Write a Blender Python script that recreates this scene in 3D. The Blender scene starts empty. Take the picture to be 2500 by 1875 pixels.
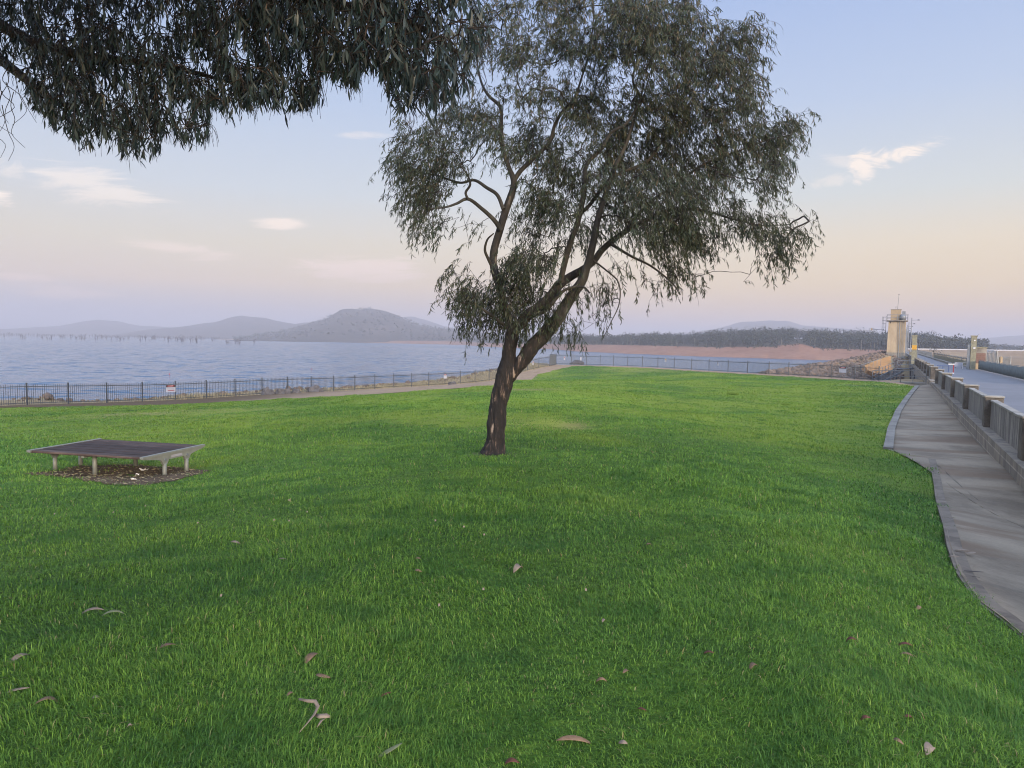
import bpy, bmesh, math, random
import numpy as np
from mathutils import Vector, Matrix, noise as mnoise

rnd = random.Random(7)
rng = np.random.default_rng(7)
S = bpy.context.scene
C = S.collection
rad = math.radians

# ------------------------------------------------------------------ camera
E = 1.6                      # eye height over the ground at the camera
F = 1733.0                   # focal length in pixels of the 2500 px wide frame
PITCH, ROLL = rad(3.52), rad(0.93)
cF = np.array([0, math.cos(PITCH), -math.sin(PITCH)])
cU0 = np.array([0, math.sin(PITCH), math.cos(PITCH)])
cR0 = np.array([1.0, 0, 0])
cR = math.cos(ROLL) * cR0 + math.sin(ROLL) * cU0
cU = -math.sin(ROLL) * cR0 + math.cos(ROLL) * cU0
EYE = np.array([0, 0, E])
cam = bpy.data.cameras.new('camera')
cam.sensor_width = 36.0
cam.lens = 36.0 * F / 2500.0
cam.clip_end = 40000
cam.clip_start = 0.05
camo = bpy.data.objects.new('camera', cam)
C.objects.link(camo)
M = Matrix(((cR[0], cU[0], -cF[0], 0), (cR[1], cU[1], -cF[1], 0), (cR[2], cU[2], -cF[2], E), (0, 0, 0, 1)))
camo.matrix_world = M
S.camera = camo

def ray(px, py):
    return cF + (px - 1250.0) / F * cR - (py - 937.5) / F * cU
def at(px, py, Y):
    d = ray(px, py)
    return EYE + d * (Y / d[1])
def proj(P):
    v = np.asarray(P, float) - EYE
    z = v @ cF
    return 1250 + F * (v @ cR) / z, 937.5 - F * (v @ cU) / z

# ------------------------------------------------------------------ node helpers
class NT:
    def __init__(s, tree):
        s.t = tree; s.n = tree.nodes; s.l = tree.links
    def new(s, typ, **kw):
        n = s.n.new(typ)
        for k, v in kw.items():
            if k == 'inp':
                for kk, vv in v.items(): s.put(n.inputs[kk], vv)
            else: setattr(n, k, v)
        return n
    def put(s, sock, v):
        if isinstance(v, bpy.types.NodeSocket): s.l.new(v, sock)
        else:
            if sock.type == 'RGBA' and len(v) == 3: v = (*v, 1)
            sock.default_value = v
    def math(s, op, a, b=None, c=None, clamp=False):
        n = s.n.new('ShaderNodeMath'); n.operation = op; n.use_clamp = clamp
        for i, v in enumerate((a, b, c)):
            if v is not None: s.put(n.inputs[i], v)
        return n.outputs[0]
    def mix(s, f, a, b, typ='MIX'):
        n = s.n.new('ShaderNodeMix'); n.data_type = 'RGBA'; n.blend_type = typ
        s.put(n.inputs[0], f); s.put(n.inputs[6], a); s.put(n.inputs[7], b)
        return n.outputs[2]
    def ramp(s, f, stops, interp='LINEAR'):
        n = s.n.new('ShaderNodeValToRGB'); cr = n.color_ramp; cr.interpolation = interp
        while len(cr.elements) < len(stops): cr.elements.new(0.5)
        for e, (p, c) in zip(cr.elements, stops):
            e.position = p; e.color = (*c, 1) if len(c) == 3 else c
        s.put(n.inputs[0], f)
        return n.outputs[0]
    def noise(s, vec, scale, detail=3, rough=0.55, dist=0.0, out=0):
        n = s.n.new('ShaderNodeTexNoise')
        if vec is not None: s.put(n.inputs['Vector'], vec)
        n.inputs['Scale'].default_value = scale; n.inputs['Detail'].default_value = detail
        n.inputs['Roughness'].default_value = rough; n.inputs['Distortion'].default_value = dist
        return n.outputs[out]
    def mapping(s, vec, loc=(0,0,0), rot=(0,0,0), sc=(1,1,1)):
        n = s.n.new('ShaderNodeMapping'); s.put(n.inputs[0], vec)
        n.inputs[1].default_value = loc; n.inputs[2].default_value = rot; n.inputs[3].default_value = sc
        return n.outputs[0]
    def smooth(s, v, a, b):
        n = s.n.new('ShaderNodeMapRange'); n.interpolation_type = 'SMOOTHSTEP'
        s.put(n.inputs[0], v); n.inputs[1].default_value = a; n.inputs[2].default_value = b
        return n.outputs[0]

def srgb(r, g, b):
    f = lambda c: (c / 255 / 12.92) if c / 255 <= 0.04045 else ((c / 255 + 0.055) / 1.055) ** 2.4
    return (f(r), f(g), f(b))

# ------------------------------------------------------------------ world, sun, exposure
SUN_EL, SUN_AZ = rad(12), rad(150)      # azimuth clockwise from the viewing direction: behind the viewer, to the right
W = bpy.data.worlds.new('World'); S.world = W; W.use_nodes = True
wt = NT(W.node_tree); W.node_tree.nodes.clear()
wout = wt.new('ShaderNodeOutputWorld'); bg = wt.new('ShaderNodeBackground')
wt.l.new(bg.outputs[0], wout.inputs[0])
SKY_STRENGTH = 0.1
bg.inputs[1].default_value = SKY_STRENGTH
sky = wt.new('ShaderNodeTexSky', sky_type='NISHITA', sun_disc=False, sun_elevation=SUN_EL, sun_rotation=SUN_AZ,
             altitude=150, air_density=1.0, dust_density=2.0, ozone_density=1.5)
tc = wt.new('ShaderNodeTexCoord')
sep = wt.new('ShaderNodeSeparateXYZ'); wt.l.new(tc.outputs['Generated'], sep.inputs[0])
dx, dy, dz = sep.outputs
k = 10.0
def K(r, g, b): return tuple(k * c for c in srgb(r, g, b))
elev = wt.math('MULTIPLY', dz, 1.0, clamp=True)
# dusk air: blue overhead, peach towards the warm side, mauve low down (the shadow of the earth)
warm = wt.ramp(elev, [(0.0, srgb(244, 200, 165)), (0.035, srgb(255, 210, 155)), (0.075, srgb(255, 222, 166)), (0.13, srgb(250, 230, 196)),
                      (0.19, srgb(226, 229, 226)), (0.30, srgb(196, 212, 240)), (0.44, srgb(168, 193, 240)), (0.9, srgb(182, 196, 226))])
cool = wt.ramp(elev, [(0.0, srgb(176, 180, 208)), (0.03, srgb(192, 190, 210)), (0.07, srgb(232, 208, 190)), (0.12, srgb(230, 217, 198)),
                      (0.19, srgb(212, 217, 226)), (0.30, srgb(190, 206, 234)), (0.44, srgb(162, 188, 235)), (0.9, srgb(182, 196, 226))])
side = wt.smooth(wt.math('DIVIDE', dx, wt.math('MAXIMUM', dy, 0.05)), -0.75, 0.75)
back = wt.math('LESS_THAN', dy, 0.0)
grad = wt.mix(wt.math('MAXIMUM', side, back), cool, warm)
# thin clouds, each a wisp of noise at its own bearing
uu = wt.math('DIVIDE', dx, wt.math('MAXIMUM', dy, 0.05)); vv = wt.math('DIVIDE', dz, wt.math('MAXIMUM', dy, 0.05))
comb = wt.new('ShaderNodeCombineXYZ'); wt.l.new(uu, comb.inputs[0]); wt.l.new(vv, comb.inputs[1])
cvec = comb.outputs[0]
wisp = wt.noise(wt.mapping(cvec, rot=(0, 0, rad(-4)), sc=(7, 60, 1)), 1.0, 8, 0.66, 0.7)
fluff = wt.noise(wt.mapping(cvec, rot=(0, 0, rad(-16)), sc=(16, 44, 1)), 1.0, 8, 0.68, 1.2)
cl = None
def cloud(px, py, rx, ry, ang, amt, tex, lo=0.42, hi=0.72):
    global cl
    d = ray(px, py); u0, v0 = d[0] / d[1], d[2] / d[1]
    m = wt.mapping(cvec, loc=(0, 0, 0))
    sub = wt.new('ShaderNodeVectorMath', operation='SUBTRACT'); wt.l.new(m, sub.inputs[0]); sub.inputs[1].default_value = (u0, v0, 0)
    rot = wt.mapping(sub.outputs[0], rot=(0, 0, -rad(ang)))
    scl = wt.mapping(rot, sc=(F / rx, F / ry, 1))
    ln = wt.new('ShaderNodeVectorMath', operation='LENGTH'); wt.l.new(scl, ln.inputs[0])
    fall = wt.smooth(ln.outputs['Value'], 1.0, 0.0)
    t = wt.smooth(wt.math('ADD', tex, wt.math('MULTIPLY', wt.math('SUBTRACT', fall, 0.62), 0.34)), 0.40, 0.66)
    v = wt.math('MULTIPLY', wt.math('MULTIPLY', wt.math('MULTIPLY', fall, 2.0, clamp=True), t), amt)
    cl = v if cl is None else wt.math('MAXIMUM', cl, v)
front = wt.math('GREATER_THAN', dy, 0.05)
cloud(880, 650, 300, 66, -4, 0.95, wisp, 0.32, 0.6)
cloud(830, 672, 260, 22, -1, 0.8, wisp, 0.3, 0.55)
cloud(900, 686, 160, 16, 0, 0.7, wisp, 0.3, 0.55)
cloud(430, 607, 260, 40, -7, 0.7, wisp, 0.3, 0.62)
cloud(665, 546, 130, 28, -2, 0.9, wisp, 0.32, 0.58)
cloud(230, 455, 300, 95, -12, 0.55, wisp, 0.35, 0.65)
cloud(0, 480, 70, 40, -12, 0.8, fluff, 0.3, 0.6)
cloud(20, 420, 90, 60, -10, 0.4, fluff, 0.3, 0.65)
cloud(50, 676, 170, 22, -3, 0.6, wisp, 0.3, 0.5)
cloud(170, 715, 260, 34, -4, 0.45, wisp, 0.3, 0.55)
cloud(2105, 408, 70, 80, 12, 1.0, fluff, 0.2, 0.62)
cloud(2190, 378, 200, 40, 17, 0.9, fluff, 0.22, 0.68)
cloud(2060, 395, 120, 30, -10, 0.35, wisp, 0.3, 0.6)
cloud(2040, 440, 110, 30, 14, 0.35, fluff, 0.3, 0.65)
cloud(880, 331, 150, 18, 0, 0.35, wisp, 0.32, 0.6)
cl = wt.math('MULTIPLY', wt.math('MULTIPLY', cl, 1.15, clamp=True), front)
ctint = wt.mix(wt.smooth(vv, 0.06, 0.22), (1.0, 0.76, 0.66), (1.25, 1.06, 0.90))
sk = wt.mix(wt.math('MULTIPLY', cl, 0.85), grad, ctint)
sk10 = wt.new('ShaderNodeVectorMath', operation='SCALE'); wt.l.new(sk, sk10.inputs[0]); sk10.inputs['Scale'].default_value = k
# unseen sky, behind on the sun side and overhead, boosted to light the ground
glow = wt.math('ADD', wt.math('MULTIPLY', wt.smooth(dy, 0.15, -0.7), 1.9), wt.math('MULTIPLY', wt.smooth(dz, 0.46, 0.8), 0.6))
gain = wt.new('ShaderNodeVectorMath', operation='SCALE'); wt.l.new(sk10.outputs[0], gain.inputs[0]); wt.l.new(wt.math('ADD', glow, 0.52), gain.inputs['Scale'])
fin = wt.mix(0.12, gain.outputs[0], sky.outputs[0])
wt.l.new(fin, bg.inputs[0])

sun = bpy.data.lights.new('sun', 'SUN'); sun.energy = 2.6; sun.angle = rad(12); sun.color = (1.0, 0.78, 0.56)
suno = bpy.data.objects.new('sun', sun); C.objects.link(suno)
sd = Vector((math.sin(SUN_AZ) * math.cos(SUN_EL), math.cos(SUN_AZ) * math.cos(SUN_EL), math.sin(SUN_EL)))
suno.rotation_euler = sd.to_track_quat('Z', 'Y').to_euler()
S.view_settings.view_transform = 'Standard'; S.view_settings.look = 'None'
S.view_settings.exposure = 0.95; S.view_settings.gamma = 1.0
S.render.engine = 'CYCLES'
cy = S.cycles
cy.use_denoising = True; cy.filter_width = 1.05
cy.max_bounces = 6; cy.diffuse_bounces = 3; cy.glossy_bounces = 3; cy.transmission_bounces = 4
cy.volume_bounces = 0; cy.transparent_max_bounces = 8
cy.caustics_reflective = False; cy.caustics_refractive = False

# ------------------------------------------------------------------ object helpers
def tag(o, label=None, cat=None, group=None, kind=None):
    if label: o['label'] = label
    if cat: o['category'] = cat
    if group: o['group'] = group
    if kind: o['kind'] = kind
    return o
def empty(name, loc, label=None, cat=None, group=None, rz=0.0):
    o = bpy.data.objects.new(name, None); C.objects.link(o)
    o.location = loc; o.rotation_euler = (0, 0, rz); o.empty_display_size = 0.2
    return tag(o, label, cat, group)
def raw(name, verts, faces, mat, parent=None, smooth=False, loc=None):
    me = bpy.data.meshes.new(name)
    me.from_pydata([tuple(v) for v in verts], [], faces); me.update()
    if smooth: me.polygons.foreach_set('use_smooth', [True] * len(me.polygons))
    for m in (mat if isinstance(mat, (list, tuple)) else [mat]): me.materials.append(m)
    o = bpy.data.objects.new(name, me); C.objects.link(o)
    if parent is not None: o.parent = parent
    if loc is not None: o.location = loc
    return o
def np_mesh(name, V, FQ, mat, attr=None, parent=None, smooth=False, midx=None):
    """V (n,3), FQ: list of arrays (m,3) or (m,4)"""
    me = bpy.data.meshes.new(name)
    me.vertices.add(len(V)); me.vertices.foreach_set('co', np.ascontiguousarray(V, dtype=np.float32).ravel())
    loops = np.concatenate([f.ravel() for f in FQ]).astype(np.int32)
    tot = np.concatenate([np.full(len(f), f.shape[1], np.int32) for f in FQ])
    start = np.concatenate([[0], np.cumsum(tot)[:-1]]).astype(np.int32)
    me.loops.add(len(loops)); me.loops.foreach_set('vertex_index', loops)
    me.polygons.add(len(tot)); me.polygons.foreach_set('loop_start', start)
    me.polygons.foreach_set('loop_total', tot)
    if smooth: me.polygons.foreach_set('use_smooth', np.ones(len(tot), bool))
    for m in (mat if isinstance(mat, (list, tuple)) else [mat]): me.materials.append(m)
    if midx is not None: me.polygons.foreach_set('material_index', midx.astype(np.int32))
    if attr is not None:
        a = me.attributes.new('v', 'FLOAT', 'POINT'); a.data.foreach_set('value', attr.astype(np.float32))
    me.update(calc_edges=True); me.validate()
    o = bpy.data.objects.new(name, me); C.objects.link(o)
    if parent is not None: o.parent = parent
    return o

class MB:
    """collects simple solids into one mesh"""
    def __init__(s): s.v = []; s.f = []
    def add(s, vs, fs):
        n = len(s.v); s.v += [tuple(v) for v in vs]; s.f += [[i + n for i in f] for f in fs]
        return s
    def hexa(s, p):     # 8 corners: bottom ring 0-3 (ccw), top ring 4-7
        return s.add(p, [(3, 2, 1, 0), (4, 5, 6, 7), (0, 1, 5, 4), (1, 2, 6, 5), (2, 3, 7, 6), (3, 0, 4, 7)])
    def box(s, c, size, rz=0.0, taper=1.0):
        cx, cy_, cz = c; a, b, h = size[0] / 2, size[1] / 2, size[2] / 2
        co, si = math.cos(rz), math.sin(rz); p = []
        for z, t in ((-h, 1.0), (h, taper)):
            for x, y in ((-a, -b), (a, -b), (a, b), (-a, b)):
                x *= t; y *= t
                p.append((cx + x * co - y * si, cy_ + x * si + y * co, cz + z))
        return s.hexa(p)
    def bar(s, p0, p1, w, h):      # rectangular bar between two points
        p0 = Vector(p0); p1 = Vector(p1); d = (p1 - p0).normalized()
        up = Vector((0, 0, 1)) if abs(d.z) < 0.95 else Vector((1, 0, 0))
        r = d.cross(up).normalized(); u = r.cross(d).normalized()
        r *= w / 2; u *= h / 2
        return s.hexa([p0 - r - u, p0 + r - u, p1 + r - u, p1 - r - u, p0 - r + u, p0 + r + u, p1 + r + u, p1 - r + u])
    def tube(s, pts, rads, n=8, cap=True, jit=None):
        pts = [Vector(p) for p in pts]
        if not hasattr(rads, '__len__'): rads = [rads] * len(pts)
        vs = []; fs = []
        pr = None
        for i, p in enumerate(pts):
            d = (pts[min(i + 1, len(pts) - 1)] - pts[max(i - 1, 0)]).normalized()
            if pr is None:
                up = Vector((0, 0, 1)) if abs(d.z) < 0.9 else Vector((0, 1, 0))
                r = d.cross(up).normalized()
            else: r = (pr - d * pr.dot(d)).normalized()
            pr = r; u = d.cross(r)
            for j in range(n):
                a = 2 * math.pi * j / n
                q = r * math.cos(a) + u * math.sin(a)
                rr = rads[i]
                if jit: rr *= jit(p + q * rr, i, a)
                vs.append(p + q * rr)
        for i in range(len(pts) - 1):
            for j in range(n):
                fs.append((i * n + j, i * n + (j + 1) % n, (i + 1) * n + (j + 1) % n, (i + 1) * n + j))
        if cap and n > 2:
            fs.append(tuple(range(n))[::-1]); fs.append(tuple(range((len(pts) - 1) * n, len(pts) * n)))
        return s.add(vs, fs)
    def build(s, name, mat, parent=None, smooth=False, bevel=0.0, rel=None):
        v = s.v
        if rel is not None: v = [(p[0] - rel[0], p[1] - rel[1], p[2] - rel[2]) for p in v]
        o = raw(name, v, s.f, mat, parent, smooth)
        if bevel:
            m = o.modifiers.new('bevel', 'BEVEL'); m.width = bevel; m.segments = 2; m.limit_method = 'ANGLE'
        return o

# ------------------------------------------------------------------ materials
def material(name, fn):
    m = bpy.data.materials.new(name); m.use_nodes = True
    t = NT(m.node_tree); p = m.node_tree.nodes['Principled BSDF']
    fn(t, p); return m
def plain(name, col, rough=0.6, metal=0.0, var=0.25, scale=6.0, bump=0.0):
    def fn(t, p):
        geo = t.new('ShaderNodeNewGeometry').outputs['Position']
        n = t.noise(geo, scale, 5, 0.6)
        a = tuple(c * (1 - var) for c in col); b = tuple(min(1, c * (1 + var)) for c in col)
        t.put(p.inputs['Base Color'], t.ramp(n, [(0.3, a), (0.7, b)]))
        p.inputs['Roughness'].default_value = rough; p.inputs['Metallic'].default_value = metal
        if bump:
            bm = t.new('ShaderNodeBump'); bm.inputs['Strength'].default_value = bump; bm.inputs['Distance'].default_value = 0.02
            t.put(bm.inputs['Height'], t.noise(geo, scale * 6, 4)); t.put(p.inputs['Normal'], bm.outputs[0])
    return material(name, fn)

def m_blade(t, p):
    at_ = t.new('ShaderNodeAttribute', attribute_name='v').outputs['Fac']
    geo = t.new('ShaderNodeNewGeometry').outputs['Position']
    flat = t.mapping(geo, sc=(1, 1, 0))
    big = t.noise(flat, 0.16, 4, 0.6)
    mid = t.noise(flat, 1.3, 3, 0.6)
    base = t.ramp(at_, [(0.0, (0.020, 0.058, 0.010)), (0.42, (0.095, 0.215, 0.028)), (0.8, (0.185, 0.33, 0.045)), (0.96, (0.22, 0.32, 0.05)), (1.0, (0.36, 0.30, 0.14))])
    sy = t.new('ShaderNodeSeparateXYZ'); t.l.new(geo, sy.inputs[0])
    dry = t.math('MULTIPLY', t.smooth(sy.outputs[1], 13, 26), t.math('SUBTRACT', 1.0, t.math('MULTIPLY', t.smooth(sy.outputs[1], 50, 80), 0.5)))  # mid lawn yellower: canopy shade over the near lawn put into the colour
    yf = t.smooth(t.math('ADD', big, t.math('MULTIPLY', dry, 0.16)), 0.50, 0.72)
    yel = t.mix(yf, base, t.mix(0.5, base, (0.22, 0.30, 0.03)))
    drk = t.mix(t.math('MULTIPLY', t.smooth(mid, 0.48, 0.64), 0.65), yel, (0.035, 0.12, 0.02))
    t.put(p.inputs['Base Color'], drk); p.inputs['Roughness'].default_value = 0.55
    p.inputs['Specular IOR Level'].default_value = 0.3
    tr = t.new('ShaderNodeBsdfTranslucent'); t.put(tr.inputs[0], drk)
    mx = t.new('ShaderNodeMixShader'); mx.inputs[0].default_value = 0.35
    out = t.n['Material Output']
    t.l.new(p.outputs[0], mx.inputs[1]); t.l.new(tr.outputs[0], mx.inputs[2]); t.l.new(mx.outputs[0], out.inputs[0])
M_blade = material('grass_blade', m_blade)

def m_lawn(t, p):
    geo = t.new('ShaderNodeNewGeometry').outputs['Position']
    flat = t.mapping(geo, sc=(1, 1, 0))
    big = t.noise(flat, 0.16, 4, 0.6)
    mid = t.noise(flat, 1.1, 4, 0.65)
    fine = t.noise(t.mapping(geo, sc=(7, 14, 7)), 1.0, 5, 0.7)
    c = t.ramp(fine, [(0.25, (0.018, 0.045, 0.008)), (0.5, (0.06, 0.12, 0.016)), (0.78, (0.16, 0.25, 0.03))])
    c = t.mix(t.math('MULTIPLY', t.smooth(mid, 0.5, 0.7), 0.5), c, (0.025, 0.085, 0.014))
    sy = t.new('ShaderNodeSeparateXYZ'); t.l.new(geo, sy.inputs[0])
    dry = t.math('MULTIPLY', t.smooth(sy.outputs[1], 13, 26), t.math('SUBTRACT', 1.0, t.math('MULTIPLY', t.smooth(sy.outputs[1], 50, 80), 0.5)))  # same yellower mid lawn, the near lawn's canopy shade painted as greener turf
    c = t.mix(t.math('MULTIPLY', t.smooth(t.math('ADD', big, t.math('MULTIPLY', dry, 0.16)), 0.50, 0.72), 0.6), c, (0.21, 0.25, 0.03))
    # worn, yellowed spots that belong to the lawn itself
    def spot(P, r, col, amt, c):
        s = t.new('ShaderNodeVectorMath', operation='SUBTRACT'); t.l.new(geo, s.inputs[0]); s.inputs[1].default_value = tuple(P)
        sc = t.mapping(s.outputs[0], sc=(1 / r[0], 1 / r[1], 0))
        ln = t.new('ShaderNodeVectorMath', operation='LENGTH'); t.l.new(sc, ln.inputs[0])
        f = t.smooth(t.math('ADD', ln.outputs['Value'], t.math('MULTIPLY', t.math('SUBTRACT', mid, 0.5), 0.9)), 1.0, 0.2)
        return t.mix(t.math('MULTIPLY', f, amt), c, col)
    for P, r, col, amt in SPOTS: c = spot(P, r, col, amt, c)
    t.put(p.inputs['Base Color'], c); p.inputs['Roughness'].default_value = 0.8
    p.inputs['Specular IOR Level'].default_value = 0.15
    bm = t.new('ShaderNodeBump'); bm.inputs['Strength'].default_value = 0.6; bm.inputs['Distance'].default_value = 0.06
    t.put(bm.inputs['Height'], t.math('ADD', fine, t.math('MULTIPLY', mid, 1.5))); t.put(p.inputs['Normal'], bm.outputs[0])

def m_soil(cols, scale=2.0):
    def fn(t, p):
        geo = t.new('ShaderNodeNewGeometry').outputs['Position']
        a = t.noise(geo, scale, 6, 0.65); b = t.noise(geo, scale * 7, 5, 0.7)
        c = t.ramp(a, [(0.3, cols[0]), (0.5, cols[1]), (0.7, cols[2])])
        c = t.mix(0.5, c, t.ramp(b, [(0.3, cols[0]), (0.7, cols[2])]))
        t.put(p.inputs['Base Color'], c); p.inputs['Roughness'].default_value = 0.95
        p.inputs['Specular IOR Level'].default_value = 0.1
        bm = t.new('ShaderNodeBump'); bm.inputs['Strength'].default_value = 0.5; bm.inputs['Distance'].default_value = 0.05
        t.put(bm.inputs['Height'], b); t.put(p.inputs['Normal'], bm.outputs[0])
    return fn
M_earth = material('dry_earth', m_soil([(0.12, 0.09, 0.06), (0.22, 0.17, 0.10), (0.32, 0.26, 0.15)], 0.9))
def m_path(t, p):
    m_soil([(0.16, 0.105, 0.065), (0.27, 0.195, 0.125), (0.36, 0.27, 0.18)], 1.2)(t, p)
    src_ = p.inputs['Base Color'].links[0].from_socket
    geo = t.new('ShaderNodeNewGeometry').outputs['Position']; sx_ = t.new('ShaderNodeSeparateXYZ'); t.l.new(geo, sx_.inputs[0])
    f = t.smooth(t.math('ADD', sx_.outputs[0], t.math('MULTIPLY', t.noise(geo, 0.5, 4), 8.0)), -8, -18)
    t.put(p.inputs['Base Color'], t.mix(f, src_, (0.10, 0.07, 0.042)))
M_path = material('path_dirt', m_path)
M_patch = material('bare_soil', m_soil([(0.035, 0.025, 0.018), (0.085, 0.06, 0.042), (0.16, 0.12, 0.08)], 5.0))
M_shore = material('shore_clay', m_soil([(0.16, 0.07, 0.042), (0.25, 0.125, 0.075), (0.30, 0.18, 0.115)], 0.035))
M_hill = material('hill_slope', m_soil([(0.014, 0.02, 0.018), (0.032, 0.034, 0.026), (0.11, 0.08, 0.058)], 0.012))
M_field = material('dry_field', m_soil([(0.15, 0.10, 0.06), (0.235, 0.165, 0.095), (0.30, 0.22, 0.135)], 0.05))
M_orange = material('cut_clay', m_soil([(0.26, 0.13, 0.05), (0.34, 0.185, 0.075), (0.38, 0.225, 0.10)], 0.6))

def m_conc(base, stain, blotch=0.8, rust=True, across=None):
    def fn(t, p):
        geo = t.new('ShaderNodeNewGeometry').outputs['Position']
        a = t.noise(geo, blotch, 6, 0.65, 0.3); b = t.noise(geo, 22, 5, 0.7)
        c = t.ramp(a, [(0.38, stain), (0.52, base), (0.66, tuple(min(1, x * 1.3) for x in base))])
        c = t.mix(0.35, c, t.ramp(b, [(0.3, stain), (0.7, base)]))
        if across is not None:       # flow marks and joints across the slab
            v = t.mapping(geo, rot=(0, 0, across), sc=(0.35, 6, 1))
            st = t.noise(v, 1.0, 5, 0.7)
            c = t.mix(t.math('MULTIPLY', t.smooth(st, 0.5, 0.7), 0.3), c, (0.085, 0.075, 0.06))
            v2 = t.mapping(geo, rot=(0, 0, across), sc=(0.15, 0.9, 1))
            st2 = t.noise(v2, 1.0, 3, 0.6)
            c = t.mix(t.math('MULTIPLY', t.smooth(st2, 0.50, 0.64), 0.7), c, (0.12, 0.078, 0.045))
        t.put(p.inputs['Base Color'], c); p.inputs['Roughness'].default_value = 0.9
        bm = t.new('ShaderNodeBump'); bm.inputs['Strength'].default_value = 0.4; bm.inputs['Distance'].default_value = 0.01
        t.put(bm.inputs['Height'], b); t.put(p.inputs['Normal'], bm.outputs[0])
    return fn
PHI = rad(28.2)
M_conc = material('weathered_concrete', m_conc((0.20, 0.185, 0.155), (0.085, 0.078, 0.066)))
M_apron = material('apron_concrete', m_conc((0.215, 0.178, 0.125), (0.10, 0.078, 0.052), 0.5, across=PHI))
M_strip = material('strip_concrete', m_conc((0.15, 0.125, 0.095), (0.075, 0.06, 0.045), 2.5))
M_gutter = material('dark_concrete', m_conc((0.10, 0.086, 0.068), (0.04, 0.033, 0.026), 2.5))  # darker concrete, used on the parapet pillars
M_cap = material('pale_concrete', m_conc((0.27, 0.255, 0.22), (0.13, 0.12, 0.10)))
def m_panel(t, p):       # parapet panels with dark streaks running down
    geo = t.new('ShaderNodeNewGeometry').outputs['Position']
    st = t.noise(t.mapping(geo, sc=(5, 5, 0.5)), 1.0, 5, 0.7)
    b = t.noise(geo, 18, 5, 0.7)
    c = t.ramp(st, [(0.36, (0.035, 0.032, 0.03)), (0.5, (0.10, 0.093, 0.082)), (0.64, (0.28, 0.255, 0.215))])
    c = t.mix(0.3, c, t.ramp(b, [(0.3, (0.1, 0.095, 0.09)), (0.7, (0.33, 0.31, 0.28))]))
    t.put(p.inputs['Base Color'], c); p.inputs['Roughness'].default_value = 0.92
M_panel = material('streaked_concrete', m_panel)
def m_plinth(t, p):
    geo = t.new('ShaderNodeNewGeometry').outputs['Position']
    st = t.noise(t.mapping(geo, sc=(3, 3, 0.7)), 1.0, 5, 0.7)
    r = t.mapping(geo, rot=(0, 0, PHI), sc=(1, 1, 1))
    br = t.new('ShaderNodeTexBrick')
    sp = t.new('ShaderNodeSeparateXYZ'); t.l.new(r, sp.inputs[0]); cb = t.new('ShaderNodeCombineXYZ')
    t.l.new(sp.outputs[1], cb.inputs[0]); t.l.new(sp.outputs[2], cb.inputs[1]); t.l.new(cb.outputs[0], br.inputs[0])
    br.inputs['Scale'].default_value = 1.0; br.inputs['Brick Width'].default_value = 1.1; br.inputs['Row Height'].default_value = 0.27
    br.inputs['Mortar Size'].default_value = 0.018
    br.inputs['Color1'].default_value = (0.24, 0.205, 0.155, 1); br.inputs['Color2'].default_value = (0.17, 0.15, 0.12, 1); br.inputs['Mortar'].default_value = (0.34, 0.30, 0.24, 1)
    c = t.mix(t.math('MULTIPLY', t.smooth(st, 0.42, 0.66), 0.75), br.outputs[0], (0.07, 0.065, 0.06))
    t.put(p.inputs['Base Color'], c); p.inputs['Roughness'].default_value = 0.92
M_plinth = material('block_plinth', m_plinth)
def m_road(t, p):
    geo = t.new('ShaderNodeNewGeometry').outputs['Position']
    a = t.noise(geo, 0.5, 5, 0.6); b = t.noise(geo, 40, 4, 0.7)
    c = t.ramp(a, [(0.3, (0.10, 0.105, 0.115)), (0.7, (0.155, 0.16, 0.175))])
    c = t.mix(0.4, c, t.ramp(b, [(0.3, (0.07, 0.07, 0.075)), (0.7, (0.2, 0.2, 0.21))]))
    t.put(p.inputs['Base Color'], c); p.inputs['Roughness'].default_value = 0.75
M_road = material('asphalt', m_road)
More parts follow.
